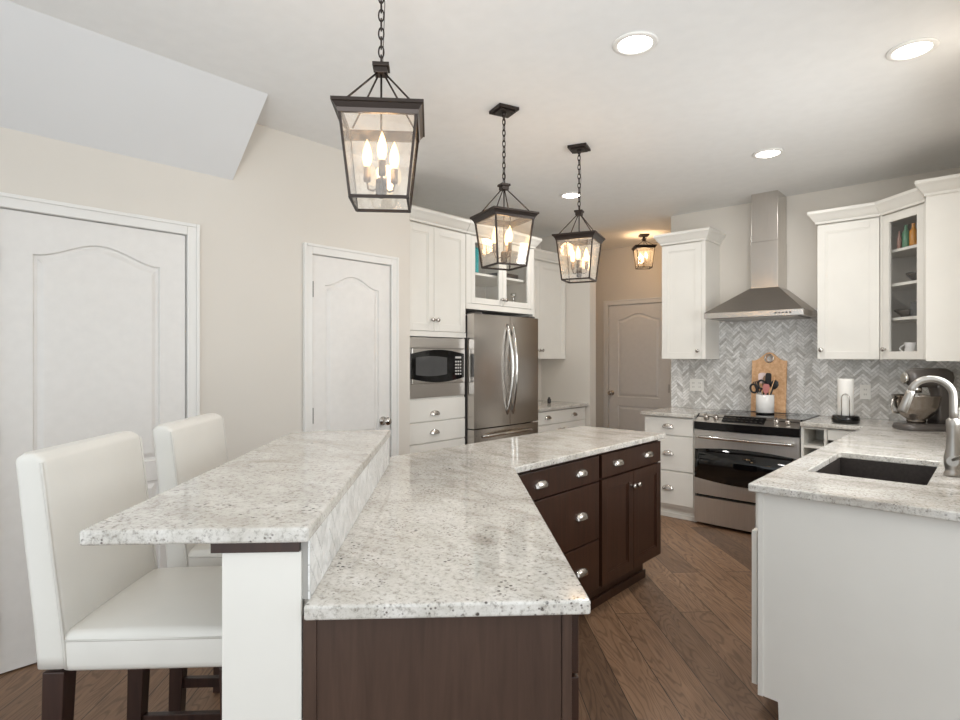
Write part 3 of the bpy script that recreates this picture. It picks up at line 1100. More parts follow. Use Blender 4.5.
# --- range
rg = thing('range', 'stainless slide-in electric range with black glass oven window', 'range', (-1.9155, 4.78, 0), 0)
rw = 0.795
b = MB()
b.box(0.002, rw - 0.002, 0.05, 0.62, 0.05, 0.905, 0.003)
b.box(0.02, rw - 0.02, 0.10, 0.60, 0.0, 0.05)
b.build('body', M['black'], rg)
def bowed(x0, x1, yb, bow, n=12):
    p = [(x0 + (x1 - x0) * i / n, -bow * math.sin(PI * i / n)) for i in range(n + 1)]
    return p + [(x1, yb), (x0, yb)]
MB().box(0.0, rw, 0.085, 0.628, 0.906, 0.921, 0.003).build('cooktop', M['blackglass'], rg)
for cx_, cy_, rr in ((0.21, 0.24, 0.095), (0.58, 0.24, 0.075), (0.21, 0.48, 0.075), (0.58, 0.48, 0.095)):
    MB().tube([(cx_ + rr * math.cos(2 * PI * k / 32), cy_ + rr * math.sin(2 * PI * k / 32), 0.9212) for k in range(32)], 0.0009, 4, closed=True).build('burner_ring', M['slot'], rg)
# sloped control panel
b = MB()
n = 12
low = [(0.004 + (rw - 0.008) * i / n, -0.022 * math.sin(PI * i / n) - 0.004) for i in range(n + 1)]
bm = b.bm
r0 = [bm.verts.new((x, y, 0.862)) for x, y in low]
r1 = [bm.verts.new((x + (0.014 - 0.028 * i / n), 0.088, 0.922)) for i, (x, y) in enumerate(low)]
r2 = [bm.verts.new((x, 0.088, 0.862)) for x, y in low]
for i in range(n):
    bm.faces.new([r0[i], r0[i + 1], r1[i + 1], r1[i]])
    bm.faces.new([r2[i], r2[i + 1], r0[i + 1], r0[i]])
    bm.faces.new([r1[i], r1[i + 1], r2[i + 1], r2[i]])
bm.faces.new([r0[0], r1[0], r2[0]])
bm.faces.new([r0[-1], r1[-1], r2[-1]])
cp = b.build('control_panel', M['steelh'], rg)
slope = math.atan2(0.06, 0.10)
def on_panel(x, t):
    return (x, -0.012 + 0.09 * t, 0.868 + 0.052 * t)
for kx in (0.085, 0.165, 0.625, 0.705):
    k = MB().lathe([(0.021, 0.0), (0.021, 0.012), (0.017, 0.024), (0.0, 0.025)], (0, 0, 0), 16)
    k.box(-0.003, 0.003, -0.018, 0.018, 0.02, 0.029, 0.001)
    k = k.build('knob', M['nickel'], cp)
    p = on_panel(kx, 0.55)
    k.location = p
    k.rotation_euler = (slope, 0, 0)
dp = MB()
a0, a1, a2, a3 = on_panel(0.225, 0.12), on_panel(0.545, 0.12), on_panel(0.545, 0.88), on_panel(0.225, 0.88)
dp.hexa([a0, a1, a2, a3], [(p[0], p[1] - 0.004, p[2] + 0.006) for p in (a0, a1, a2, a3)])
dp.build('display', M['blackglass'], cp)
kp = MB()
for i in range(9):
    for j in range(2):
        p = on_panel(0.245 + i * 0.034, 0.3 + 0.35 * j)
        kp.box(p[0] - 0.009, p[0] + 0.009, p[1] - 0.008, p[1] + 0.002, p[2] + 0.002, p[2] + 0.0062)
kp.build('keypad', M['slot'], cp)
MB().prism(bowed(0.0, rw, 0.06, 0.026), 0.800, 0.861, 'xy').build('fascia', M['black'], rg)
od = MB()
od.prism(bowed(0.004, rw - 0.004, 0.045, 0.014), 0.262, 0.794, 'xy')
od = od.build('oven_door', M['steel'], rg)
b = MB()
n = 20
vs0, vs1 = [], []
outl = lens(0.006, rw - 0.006, 0.515, 0.118, 0.148, n)
def bowy(x):
    return -0.014 * math.sin(PI * min(1, max(0, (x - 0.004) / (rw - 0.008))))
lo_, hi_ = outl[:n + 1], outl[n + 1:][::-1]
fl = [b.bm.verts.new((p[0], bowy(p[0]) - 0.003, p[1])) for p in lo_]
fh = [b.bm.verts.new((p[0], bowy(p[0]) - 0.003, p[1])) for p in hi_]
bl = [b.bm.verts.new((p[0], bowy(p[0]) + 0.004, p[1])) for p in lo_]
bh = [b.bm.verts.new((p[0], bowy(p[0]) + 0.004, p[1])) for p in hi_]
for i in range(n):
    f = b.bm.faces.new([fl[i], fl[i + 1], fh[i + 1], fh[i]])
    f.smooth = True
    b.bm.faces.new([bl[i], fl[i], fl[i + 1], bl[i + 1]])
    b.bm.faces.new([bh[i], fh[i], fh[i + 1], bh[i + 1]])
b.bm.faces.new([fl[0], fh[0], bh[0], bl[0]])
b.bm.faces.new([fl[-1], fh[-1], bh[-1], bl[-1]])
b.build('window', M['blackglass'], od)
b = MB()
pts = [(0.03 + (rw - 0.06) * i / 16, -0.045 - 0.022 * math.sin(PI * i / 16), 0.742) for i in range(17)]
b.tube(pts, 0.0125, 10)
for xx in (0.05, rw - 0.05):
    b.bar((xx, 0.0, 0.742), (xx, -0.05, 0.742), 0.022, 0.018)
b.build('handle', M['chrome'], od)
b = MB()
b.prism(bowed(0.004, rw - 0.004, 0.045, 0.012), 0.028, 0.240, 'xy')
b.build('storage_drawer', M['steel'], rg)

# --- range hood
hd = thing('range_hood', 'stainless chimney range hood above the range', 'hood', (-1.51, 5.412, 0), 0)
hx = 0.379
b = MB()
b.box(-hx, hx, -0.492, 0.0, 1.722, 1.768, 0.002)
rim = b.build('rim', M['hood'], hd)
b = MB()
b.hexa([(-hx, -0.492, 1.769), (hx, -0.492, 1.769), (hx, 0.0, 1.769), (-hx, 0.0, 1.769)],
       [(-0.078, -0.275, 1.972), (0.150, -0.275, 1.972), (0.150, 0.0, 1.972), (-0.078, 0.0, 1.972)])
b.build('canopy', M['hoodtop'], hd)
MB().box(-0.070, 0.142, -0.265, 0.0, 1.973, 2.36, 0.002).build('chimney', M['hood'], hd)
MB().box(-0.067, 0.139, -0.262, 0.0, 2.361, CEIL - 0.001, 0.002).build('chimney_extension', M['hood'], hd)
b = MB()
for i in range(5):
    b.lathe([(0.008, 0.0), (0.007, 0.004), (0.0, 0.004)], (0.185 + i * 0.026, -0.492, 1.745), 10, '-y')
b.build('button', M['black'], rim)
MB().box(-0.33, 0.33, -0.45, -0.04, 1.715, 1.7215).build('filter', M['hoodtop'], hd)

# --- wall cabinets on the range wall (fronts at y = 5.08)
UY = 5.08
ul = thing('wall_cabinet', 'narrow white wall cabinet between the hall and the range hood', 'cabinet', (-2.340, UY, 0), 0)
u = 0.405
MB().box(0, u, 0.02, 0.338, UB, UT).build('body', W, ul)
door(ul, 0.003, u - 0.035, UB + 0.002, 2.415, W, (0.340, 1.452))
MB().box(u - 0.033, u, 0.0, 0.02, UB, UT).build('face_frame', W, ul)
crown(ul, [(0.0, 0.338), (0.0, 0.0), (u, 0.0), (u, 0.338)], UT)
ur = thing('wall_cabinet', 'white single-door wall cabinet between the range hood and the corner glass cabinet', 'cabinet', (-1.072, UY, 0), 0)
u = 0.405
MB().box(0, u, 0.02, 0.338, UB, UT).build('body', W, ur)
door(ur, 0.003, u - 0.003, UB + 0.002, 2.415, W, (0.030, 1.452))
crown(ur, [(0.0, 0.338), (0.0, 0.0), (u, 0.0), (u + 0.02, -0.02)], UT)

# diagonal corner cabinet with glass door
P0, P1 = Vector((-0.665, 5.08)), Vector((-0.374, 4.81))
cg = thing('corner_cabinet', 'diagonal corner wall cabinet with a glass door', 'cabinet', (P0.x, P0.y, 0), math.degrees(math.atan2(P1.y - P0.y, P1.x - P0.x)))
cl = (P1 - P0).length
th = math.atan2(P1.y - P0.y, P1.x - P0.x)
def loc_c(x, y):
    dx, dy = x - P0.x, y - P0.y
    return (dx * math.cos(th) + dy * math.sin(th), -dx * math.sin(th) + dy * math.cos(th))
back = [loc_c(-0.665, 5.418), loc_c(-0.052, 5.418), loc_c(-0.052, 4.812), loc_c(-0.374, 4.812)]
foot = [(0.0, 0.022), back[0], back[1], back[2], (cl, 0.022)]
b = MB()
b.prism(foot, UB, UB + 0.02).prism(foot, UT - 0.02, UT)
def wallseg(p, q, t_=0.012):
    p, q = Vector(p), Vector(q)
    d = (q - p).normalized()
    nn = Vector((d.y, -d.x)) * t_
    b.prism([tuple(p), tuple(q), tuple(q + nn), tuple(p + nn)], UB + 0.02, UT - 0.02)
b.box(0.0, 0.022, 0.0, 0.03, UB, UT)
b.box(cl - 0.022, cl, 0.0, 0.03, UB, UT)
b.build('body', W, cg)
b = MB()
wallseg(foot[0], foot[1])
wallseg(foot[1], foot[2])
wallseg(foot[2], foot[3])
b.build('back_panel', M['cabin'], cg)
inner = [(0.03, 0.05), (back[0][0] + 0.02, back[0][1] - 0.02), (back[1][0], back[1][1] - 0.03), (back[2][0] - 0.02, back[2][1] - 0.0), (cl - 0.03, 0.05)]
SH = (2.17, 1.925, 1.68)
for z in SH:
    MB().prism(inner, z - 0.02, z).build('shelf', W, cg)
glass_door(cg, 0.024, cl - 0.024, UB + 0.002, 2.415, (0.048, 1.452), rail=0.055)
crown(cg, [(-0.0, 0.0), (cl, 0.0)], UT)
def in_corner(x, y, z):
    return (P0.x + x * math.cos(th) - y * math.sin(th), P0.y + x * math.sin(th) + y * math.cos(th), z)
for nm, lab, mt, x, y, hh, r in (
    ('bottle', 'slim pinkish bottle on the top shelf of the corner glass cabinet', 'pink', 0.075, 0.085, 0.13, 0.014),
    ('bottle', 'green bottle on the top shelf of the corner glass cabinet', 'green', 0.128, 0.090, 0.160, 0.024),
    ('bottle', 'amber bottle on the top shelf of the corner glass cabinet', 'amber', 0.192, 0.09, 0.160, 0.025)):
    o = MB().lathe([(r, 0.0), (r * 1.02, 0.01), (r, hh * 0.66), (r * 0.45, hh * 0.8), (r * 0.42, hh * 0.95), (r * 0.55, hh), (0.0, hh)], seg=16).build(nm, M[mt])
    o.location = in_corner(x, y, SH[0] + 0.0006)
    tag(o, lab, 'bottle', 'bottles in the corner cabinet')
o = MB().lathe([(0.03, 0.0), (0.035, 0.006), (0.07, 0.045), (0.075, 0.06), (0.068, 0.06), (0.03, 0.012), (0.0, 0.010)], seg=20).build('bowl', M['darkgrey'])
o.location = in_corner(0.195, 0.125, SH[1] + 0.0006); tag(o, 'dark bowl on the second shelf of the corner glass cabinet', 'bowl')
o = MB().box(-0.05, 0.05, -0.05, 0.05, 0, 0.10, 0.006).build('canister', M['darkgrey'])
o.location = in_corner(0.225, 0.105, SH[2] + 0.0006); tag(o, 'square dark canister on the third shelf of the corner glass cabinet', 'canister')
o = MB().lathe([(0.04, 0.0), (0.06, 0.02), (0.09, 0.05), (0.09, 0.056), (0.03, 0.014), (0.0, 0.012)], seg=20).build('dish', M['mixer'])
o.location = in_corner(0.075, 0.16, SH[2] + 0.0006); tag(o, 'shallow grey dish on the third shelf of the corner glass cabinet', 'dish')
pt = thing('pitcher', 'small white pitcher on the bottom of the corner glass cabinet', 'pitcher', in_corner(0.135, 0.12, UB + 0.0205))
MB().lathe([(0.035, 0.0), (0.042, 0.02), (0.034, 0.07), (0.038, 0.10), (0.034, 0.10), (0.03, 0.07), (0.0, 0.01)], seg=18).build('body', M['crock'], pt)
MB().tube([(-0.036 - 0.028 * math.sin(PI * k / 8), -0.0, 0.03 + 0.055 * k / 8) for k in range(9)], 0.005, 8).build('handle', M['crock'], pt)

# end cabinet on the right wall
ec = thing('wall_cabinet', 'white wall cabinet with plain side panel, hung past the corner glass cabinet', 'cabinet', (-0.364, 4.808, 0), -90)
ew = 0.158
MB().box(0, ew - 0.014, 0.02, 0.312, UB, UT).build('body', W, ec)
MB().box(ew - 0.013, ew, -0.002, 0.312, UB - 0.008, UT).build('side_panel', W, ec)
door(ec, 0.003, ew - 0.016, UB + 0.002, 2.415, W, None, rail=0.04)
crown(ec, [(0.02, 0.0), (ew, 0.0), (ew, 0.312)], UT)

# --- base cabinets between range and peninsula
cb = thing('corner_base_cabinet', 'white base cabinet with open cubbies and a small drawer beside the range', 'cabinet', (-1.118, FY, 0), 0)
cw_ = 0.42
b = MB()
b.box(0, 0.018, 0.0, 0.61, 0.10, CB - 0.001)
b.box(0.150, 0.168, 0.0, 0.61, 0.10, CB - 0.001)
b.box(0.018, 0.150, 0.40, 0.61, 0.10, CB - 0.001)
for z in (0.10, 0.40, 0.60, 0.725, 0.865):
    b.box(0.018, 0.150, 0.0, 0.40, z, z + 0.018)
b.box(0.168, cw_, 0.02, 0.61, 0.10, CB - 0.001)
b.box(0.0, cw_, 0.07, 0.61, 0.0, 0.10)
b.build('body', W, cb)
drawer(cb, 0.172, cw_ - 0.004, 0.735, 0.872, W, ())
o = [c for c in cb.children if c.name.startswith('drawer')][0]
MB().box(0.178, 0.212, -0.014, 0.0, 0.772, 0.796, 0.003).build('pull', M['iron'], o)
door(cb, 0.172, cw_ - 0.004, 0.12, 0.727, W, None)

# --- peninsula cabinets
PX = -0.716
pn = thing('sink_cabinet', 'long white sink cabinet with the blank end panel facing the room', 'cabinet', (PX, 4.79, 0), -90)
pl = 4.79 - 2.362
b = MB()
# hollow behind the sink
b.box(0.0, 1.28, 0.022, 0.645, 0.10, CB - 0.001)
b.box(1.28, 2.12, 0.022, 0.645, 0.10, 0.62)
b.box(1.28, 2.12, 0.022, 0.06, 0.62, CB - 0.001)
b.box(1.28, 2.12, 0.60, 0.645, 0.62, CB - 0.001)
b.box(2.12, pl - 0.02, 0.022, 0.645, 0.10, CB - 0.001)
b.box(0.0, pl - 0.02, 0.09, 0.645, 0.0, 0.10)
b.build('body', W, pn)
b = MB()
b.prism([(0.018, 0.10), (0.018, CB - 0.001), (0.652, CB - 0.001), (0.652, 0.0), (0.09, 0.0), (0.09, 0.10)], pl - 0.02, pl, 'yz', 0.002)
b.prism([(0.018, 0.10), (0.018, CB - 0.001), (0.036, CB - 0.001), (0.036, 0.10)], pl, pl + 0.005, 'yz')
b.build('end_panel', W, pn)
xs = [0.05, 0.70, 1.27, 1.70, 2.13, pl - 0.024]
for i in range(5):
    x0, x1 = xs[i] + 0.003, xs[i + 1] - 0.003
    drawer(pn, x0, x1, 0.728, 0.868, W, ((x0 + x1) / 2,) if i in (0, 1) else ())
    door(pn, x0, x1, 0.12, 0.718, W, ((x0 + 0.03 if i % 2 else x1 - 0.03), 0.65) if i < 4 else None, y=-0.014 if i == 4 else 0.0)

# --- L-shaped countertop with sink cut-out
SX0, SX1, SY0, SY1 = -0.615, -0.215, 2.735, 3.405
def rrect(x0, x1, y0, y1, r, n=4):
    p = []
    for cx_, cy_, a0 in ((x1 - r, y0 + r, -PI / 2), (x1 - r, y1 - r, 0), (x0 + r, y1 - r, PI / 2), (x0 + r, y0 + r, PI)):
        for i in range(n + 1):
            a = a0 + PI / 2 * i / n
            p.append((cx_ + r * math.cos(a), cy_ + r * math.sin(a)))
    return p
ct = MB().slab([(-1.119, 4.765), (-0.722, 4.765), (-0.722, 2.318), (-0.053, 2.318), (-0.053, TB - 0.0045), (-1.119, TB - 0.0045)],
               [rrect(SX0, SX1, SY0, SY1, 0.012)], CB, CT, 0.005)
ct = tag(ct.build('sink_countertop', M['granite']), 'L-shaped white granite countertop around the sink', 'countertop')
sk = thing('sink', 'dark rectangular undermount sink in the granite countertop', 'sink', (0, 0, 0))
b = MB()
g_ = 0.012
b.box(SX0 - g_, SX0 + 0.001, SY0 - g_, SY1 + g_, 0.68, CB - 0.001)
b.box(SX1 - 0.001, SX1 + g_, SY0 - g_, SY1 + g_, 0.68, CB - 0.001)
b.box(SX0, SX1, SY0 - g_, SY0 + 0.001, 0.68, CB - 0.001)
b.box(SX0, SX1, SY1 - 0.001, SY1 + g_, 0.68, CB - 0.001)
b.box(SX0 - g_, SX1 + g_, SY0 - g_, SY1 + g_, 0.665, 0.68)
b.build('basin', M['sink'], sk)
MB().lathe([(0.045, 0.0), (0.045, 0.003), (0.036, 0.004), (0.03, 0.001), (0.0, 0.001)], ((SX0 + SX1) / 2, (SY0 + SY1) / 2, 0.6802), 20).build('drain', M['nickel'], sk)

# --- faucet
fa = thing('faucet', 'brushed steel gooseneck faucet behind the sink', 'faucet', (-0.150, 3.02, CT + 0.0005), 0)
b = MB()
b.lathe([(0.031, 0.0), (0.031, 0.014), (0.027, 0.018), (0.027, 0.03), (0.031, 0.05), (0.031, 0.075), (0.024, 0.11), (0.0215, 0.16), (0.0235, 0.205), (0.0235, 0.225), (0.014, 0.235), (0.0, 0.236)], seg=24)
b.build('body', M['faucet'], fa)
b = MB()
dirn = Vector((-0.93, -0.10, 0)).normalized()
R_ = 0.070
pts = [Vector((0, 0, 0.22)), Vector((0, 0, 0.26)), Vector((0, 0, 0.30))]
for k in range(1, 15):
    a = PI * 0.93 * k / 14
    pts.append(dirn * (R_ - R_ * math.cos(a)) + Vector((0, 0, 0.322 + R_ * math.sin(a))))
b.tube(pts, 0.0135, 14)
b.build('gooseneck', M['faucet'], fa)
b = MB()
tdir = (pts[-1] - pts[-2]).normalized()
p0 = pts[-1]
b.tube([p0 - tdir * 0.004, p0 + tdir * 0.01, p0 + tdir * 0.05, p0 + tdir * 0.085, p0 + tdir * 0.09], [0.0145, 0.0155, 0.017, 0.018, 0.016], 16)
b.build('spray_head', M['faucet'], fa)
b = MB()
b.tube([(0, 0, 0.063), (0.0, -0.035, 0.063)], 0.020, 16)
b.tube([(0, -0.032, 0.068), (0.03, -0.05, 0.09), (0.075, -0.065, 0.115)], [0.006, 0.006, 0.005], 10)
b.build('lever', M['faucet'], fa)

# ------------------------------------------------------------------ counter items
# outlets
for i, (x, z, lab) in enumerate(((-2.142, 1.134, 'white wall outlet on the backsplash beside the hall'), (-0.805, 1.122, 'white wall outlet on the backsplash behind the paper towels'))):
    o = thing('outlet', lab, 'outlet', (x, TB - 0.0035, z), 0, 'wall outlets on the backsplash')
    wv = 0.066 if i == 0 else 0.036
    MB().box(-wv, wv, -0.006, 0.0, -0.057, 0.057, 0.002).build('cover_plate', M['plate'], o)
    for cx_ in ((-0.03, 0.03) if i == 0 else (0.0,)):
        s = MB().box(cx_ - 0.017, cx_ + 0.017, -0.009, -0.0055, -0.034, 0.034, 0.002).build('socket', M['plate'], o)
        b = MB()
        for zz in (-0.019, 0.019):
            b.box(cx_ - 0.008, cx_ - 0.005, -0.0095, -0.0085, zz - 0.006, zz + 0.006)
            b.box(cx_ + 0.005, cx_ + 0.008, -0.0095, -0.0085, zz - 0.006, zz + 0.006)
        b.build('slot', M['slot'], s)

# cutting board leaning on the tile
bw = 0.279
cbp = []
def board_outline():
    p = [(0, 0), (bw, 0), (bw, 0.44)]
    for i in range(13):
        t = i / 12
        x = bw - bw * t
        s = abs(2 * t - 1)
        p.append((x, 0.445 + 0.072 * (0.5 + 0.5 * math.cos(PI * min(1, s * 1.15)))))
    p.append((0, 0.44))
    return p
bmx = MB()
hole = [(bw / 2 + 0.026 * math.cos(-2 * PI * k / 20), 0.463 + 0.026 * math.sin(-2 * PI * k / 20)) for k in range(20)]
bmx.slab(board_outline(), [hole], 0.0, 0.02, 0.003)
cbd = bmx.build('cutting_board', M['board'])
cbd.rotation_euler = (math.radians(85), 0, 0)
cbd.location = (-1.640, 5.360, 0.9225)
tag(cbd, 'wooden cutting board with arched top leaning on the backsplash', 'cutting board')
MB().tube([(bw / 2 + 0.034 * math.cos(2 * PI * k / 20), 0.463 + 0.034 * math.sin(2 * PI * k / 20), 0.022) for k in range(20)], 0.006, 8, closed=True).build('ring', M['nickel'], cbd)

# utensil crock
ck = thing('utensil_crock', 'white ceramic utensil crock on the range in front of the cutting board', 'crock', (-1.482, 5.20, 0.9225))
CRR = 0.070
MB().lathe([(CRR - 0.006, 0.0), (CRR, 0.004), (CRR, 0.158), (CRR - 0.002, 0.160), (CRR - 0.006, 0.158), (CRR - 0.006, 0.012), (0.0, 0.010)], seg=28).build('pot', M['crock'], ck)
MB().lathe([(CRR - 0.003, 0.0), (CRR + 0.0015, 0.001), (CRR + 0.0015, 0.011), (CRR - 0.003, 0.012)], seg=28).build('foot_band', M['black'], ck)
CX, CY, CZ = -1.482, 5.20, 0.9225 + 0.0165
def utensil(name, label, cat, bx, by, lean, parts):
    o = thing(name, label, cat, (CX + bx, CY + by, CZ), 0, 'utensils in the crock')
    o.rotation_euler = (0, lean, 0)
    parts(o)
    return o
def p_spatula(mat, wdt=0.036, ln=0.085, handle=None, tot=0.30):
    def f(o):
        MB().tube([(0, 0, 0), (0, 0, tot - ln + 0.01)], 0.0055, 8).build('handle', handle or mat, o)
        MB().prism([(-wdt * 0.6, tot - ln), (wdt * 0.6, tot - ln), (wdt, tot - ln * 0.6), (wdt * 0.95, tot - 0.012), (wdt * 0.6, tot), (-wdt * 0.6, tot), (-wdt * 0.95, tot - 0.012), (-wdt, tot - ln * 0.6)], -0.004, 0.004, 'xz', 0.002).build('blade', mat, o)
    return f
def p_spoon(mat, tot=0.30):
    def f(o):
        MB().tube([(0, 0, 0), (0, 0, tot - 0.05)], [0.006, 0.007], 8).build('handle', mat, o)
        bo = MB().lathe([(0.0, -0.04), (0.018, -0.034), (0.031, -0.010), (0.032, 0.01), (0.022, 0.034), (0.0, 0.042)], (0, 0, 0), 14).build('bowl', mat, o)
        bo.location = (0, 0, tot - 0.05)
        bo.scale = (1, 0.22, 1)
    return f
def p_scissors(o):
    MB().hexa([(-0.012, -0.003, 0), (0.0, -0.003, 0), (0.0, 0.003, 0), (-0.012, 0.003, 0)], [(-0.02, -0.003, 0.17), (0.02, -0.003, 0.17), (0.02, 0.003, 0.17), (-0.02, 0.003, 0.17)]).build('blades', M['nickel'], o)
    for s in (-1, 1):
        MB().tube([(s * 0.034 + 0.027 * math.cos(2 * PI * k / 18), 0, 0.215 + 0.036 * math.sin(2 * PI * k / 18) + s * 0.01) for k in range(18)], 0.0085, 8, closed=True).tube([(s * 0.006, 0, 0.16), (s * 0.022, 0, 0.19)], 0.006, 8).build('finger_loop', M['plastic'], o)
utensil('spatula', 'pale blush silicone spatula at the back of the crock', 'spatula', -0.014, 0.048, -0.07, p_spatula(M['blush'], 0.034, 0.09, M['plastic'], 0.325))
utensil('spoon', 'brown wooden spoon standing upright in the crock', 'spoon', 0.004, 0.032, 0.0, p_spoon(M['tanwood'], 0.315))
utensil('fork', 'black serving fork leaning out of the crock on the hall side', 'fork', 0.004, 0.018, -0.34, lambda o: (
    MB().tube([(0, 0, 0), (0, 0, 0.20)], 0.0055, 8).build('handle', M['plastic'], o),
    MB().box(-0.018, 0.018, -0.003, 0.003, 0.195, 0.225, 0.002).box(-0.018, -0.011, -0.003, 0.003, 0.225, 0.265).box(-0.004, 0.004, -0.003, 0.003, 0.225, 0.265).box(0.011, 0.018, -0.003, 0.003, 0.225, 0.265).build('tines', M['plastic'], o)))
utensil('spatula', 'black spatula standing in the middle of the crock', 'spatula', 0.016, 0.006, 0.03, p_spatula(M['plastic'], 0.024, 0.12, None, 0.325))
utensil('ladle', 'black ladle leaning out of the crock on the sink side', 'ladle', -0.004, -0.0085, 0.33, p_spoon(M['plastic'], 0.290))
utensil('scissors', 'black handled scissors leaning out of the crock on the hall side', 'scissors', -0.004, -0.024, -0.22, p_scissors)
utensil('chopstick', 'thin pale wooden stick leaning out of the crock on the sink side', 'utensil', -0.002, -0.038, 0.30, lambda o: MB().tube([(0, 0, 0), (0, 0, 0.30)], [0.004, 0.003], 8).build('stick', M['board'], o))
utensil('spatula', 'pink silicone spatula low at the front of the crock', 'spatula', 0.012, -0.049, 0.05, p_spatula(M['pinksil'], 0.026, 0.075, None, 0.235))

# paper towel holder
pth = thing('paper_towel_holder', 'dark paper towel holder standing by the backsplash', 'holder', (-0.855, 4.93, CT + 0.0005))
MB().lathe([(0.078, 0.0), (0.088, 0.006), (0.090, 0.03), (0.086, 0.05), (0.078, 0.056), (0.0, 0.056)], seg=28).build('base', M['black'], pth)
MB().tube([(0, 0, 0.056), (0, 0, 0.31)], 0.008, 10).build('rod', M['nickel'], pth)
b = MB()
dx, dy = math.sin(0.1) , -1.0
q = Vector((-0.15, -1.0)).normalized()
s_ = Vector((-q.y, q.x))
s_ = Vector((0.98, -0.2)).normalized()
pp = []
for k in range(11):
    a = PI * k / 10
    pp.append((q.x * 0.066 + s_.x * 0.026 * math.cos(a) + 0.02, q.y * 0.066 + s_.y * 0.026 * math.cos(a), 0.185 + 0.03 * math.sin(a)))
b.tube([(pp[0][0], pp[0][1], 0.052)] + pp + [(pp[-1][0], pp[-1][1], 0.052)], 0.0032, 8)
b.build('tension_arm', M['nickel'], pth)
ptr = MB().lathe([(0.020, 0.0), (0.050, 0.0), (0.052, 0.004), (0.052, 0.262), (0.050, 0.266), (0.020, 0.266), (0.018, 0.262), (0.018, 0.004), (0.020, 0.0)], seg=32, cap=False).build('paper_towel_roll', M['paper'])
ptr.location = (-0.855, 4.93, CT + 0.0575)
tag(ptr, 'white paper towel roll on the dark holder', 'paper towel')

# stand mixer (local +x = where the head points)
mx = thing('stand_mixer', 'dark grey stand mixer with steel bowl in the counter corner', 'mixer', (-0.385, 4.835, CT + 0.0005), 222)
mx.scale = (1, 1, 1.27)
b = MB()
def ell(x0, x1, hw_, n=10, sq=0.5):
    p = []
    for k in range(4 * n):
        a = 2 * PI * k / (4 * n)
        c, s = math.cos(a), math.sin(a)
        p.append(((x0 + x1) / 2 + (x1 - x0) / 2 * math.copysign(abs(c) ** sq, c), hw_ * math.copysign(abs(s) ** sq, s)))
    return p
def loft(mb, sections):
    rows = [[mb.bm.verts.new((p[0], p[1], z)) for p in pts] for pts, z in sections]
    for a, c in zip(rows, rows[1:]):
        n = len(a)
        for i in range(n):
            f = mb.bm.faces.new([a[i], a[(i + 1) % n], c[(i + 1) % n], c[i]])
            f.smooth = True
    mb.bm.faces.new(rows[0][::-1])
    mb.bm.faces.new(rows[-1])
loft(b, [(ell(-0.175, 0.175, 0.105), 0.0), (ell(-0.18, 0.18, 0.11), 0.012), (ell(-0.172, 0.172, 0.102), 0.03), (ell(-0.15, 0.15, 0.085), 0.036)])
b.build('base', M['mixer'], mx)
b = MB()
loft(b, [(ell(-0.165, -0.045, 0.065), 0.036), (ell(-0.150, -0.055, 0.05), 0.10), (ell(-0.145, -0.060, 0.045), 0.17), (ell(-0.155, -0.045, 0.055), 0.215), (ell(-0.16, -0.03, 0.06), 0.235)])
b.build('column', M['mixer'], mx)
b = MB()
loft(b, [(ell(-0.15, 0.09, 0.04, sq=0.7), 0.222), (ell(-0.17, 0.118, 0.062, sq=0.7), 0.240), (ell(-0.178, 0.130, 0.068, sq=0.7), 0.270), (ell(-0.17, 0.124, 0.062, sq=0.7), 0.300), (ell(-0.14, 0.10, 0.036, sq=0.7), 0.318), (ell(-0.11, 0.07, 0.012, sq=0.7), 0.322)])
hd_ = b.build('head', M['mixer'], mx)
MB().tube([(0.122, 0, 0.270), (0.142, 0, 0.270), (0.148, 0, 0.270)], [0.03, 0.03, 0.022], 16).build('hub_cap', M['chrome'], hd_)
MB().lathe([(0.028, 0.0), (0.028, 0.03), (0.02, 0.032), (0.0, 0.032)], (0.055, 0, 0.193), 16).build('beater_shaft', M['chrome'], hd_)
MB().tube([(-0.06, 0.066, 0.262), (-0.06, 0.082, 0.262)], 0.009, 10).build('speed_lever', M['chrome'], hd_)
bw_ = MB().lathe([(0.05, 0.0), (0.055, 0.01), (0.052, 0.016), (0.098, 0.045), (0.124, 0.09), (0.134, 0.140), (0.138, 0.143), (0.130, 0.141), (0.118, 0.09), (0.08, 0.04), (0.0, 0.022)], (0.060, 0, 0.0365), 28).build('mixing_bowl', M['mixbowl'], mx)
MB().tube([(0.189, 0.0, 0.160), (0.217, 0.0, 0.157), (0.225, 0.0, 0.12), (0.213, 0.0, 0.09), (0.175, 0.0, 0.088)], 0.006, 8).build('bowl_handle', M['nickel'], bw_)
MB().tube([(0.055, 0, 0.195), (0.055, 0, 0.10)], 0.007, 8).tube([(0.055, 0, 0.18), (0.020, 0, 0.15), (0.005, 0, 0.11), (0.030, 0, 0.085), (0.055, 0, 0.08), (0.080, 0, 0.085), (0.100, 0, 0.11), (0.085, 0, 0.15), (0.055, 0, 0.18)], 0.006, 8).build('beater', M['crock'], mx)

# canister shape for an unidentified white object behind the faucet
cn = thing('canister', 'unidentified white object, built as a ceramic canister, mostly hidden behind the faucet', 'canister', (-0.118, 3.90, CT + 0.0005))
MB().lathe([(0.046, 0.0), (0.050, 0.004), (0.055, 0.20), (0.053, 0.203), (0.0, 0.203)], seg=28).build('jar', M['crock'], cn)
MB().lathe([(0.055, 0.204), (0.057, 0.212), (0.050, 0.222), (0.016, 0.228), (0.012, 0.236), (0.016, 0.246), (0.0, 0.250)], seg=28).build('lid', M['crock'], cn)


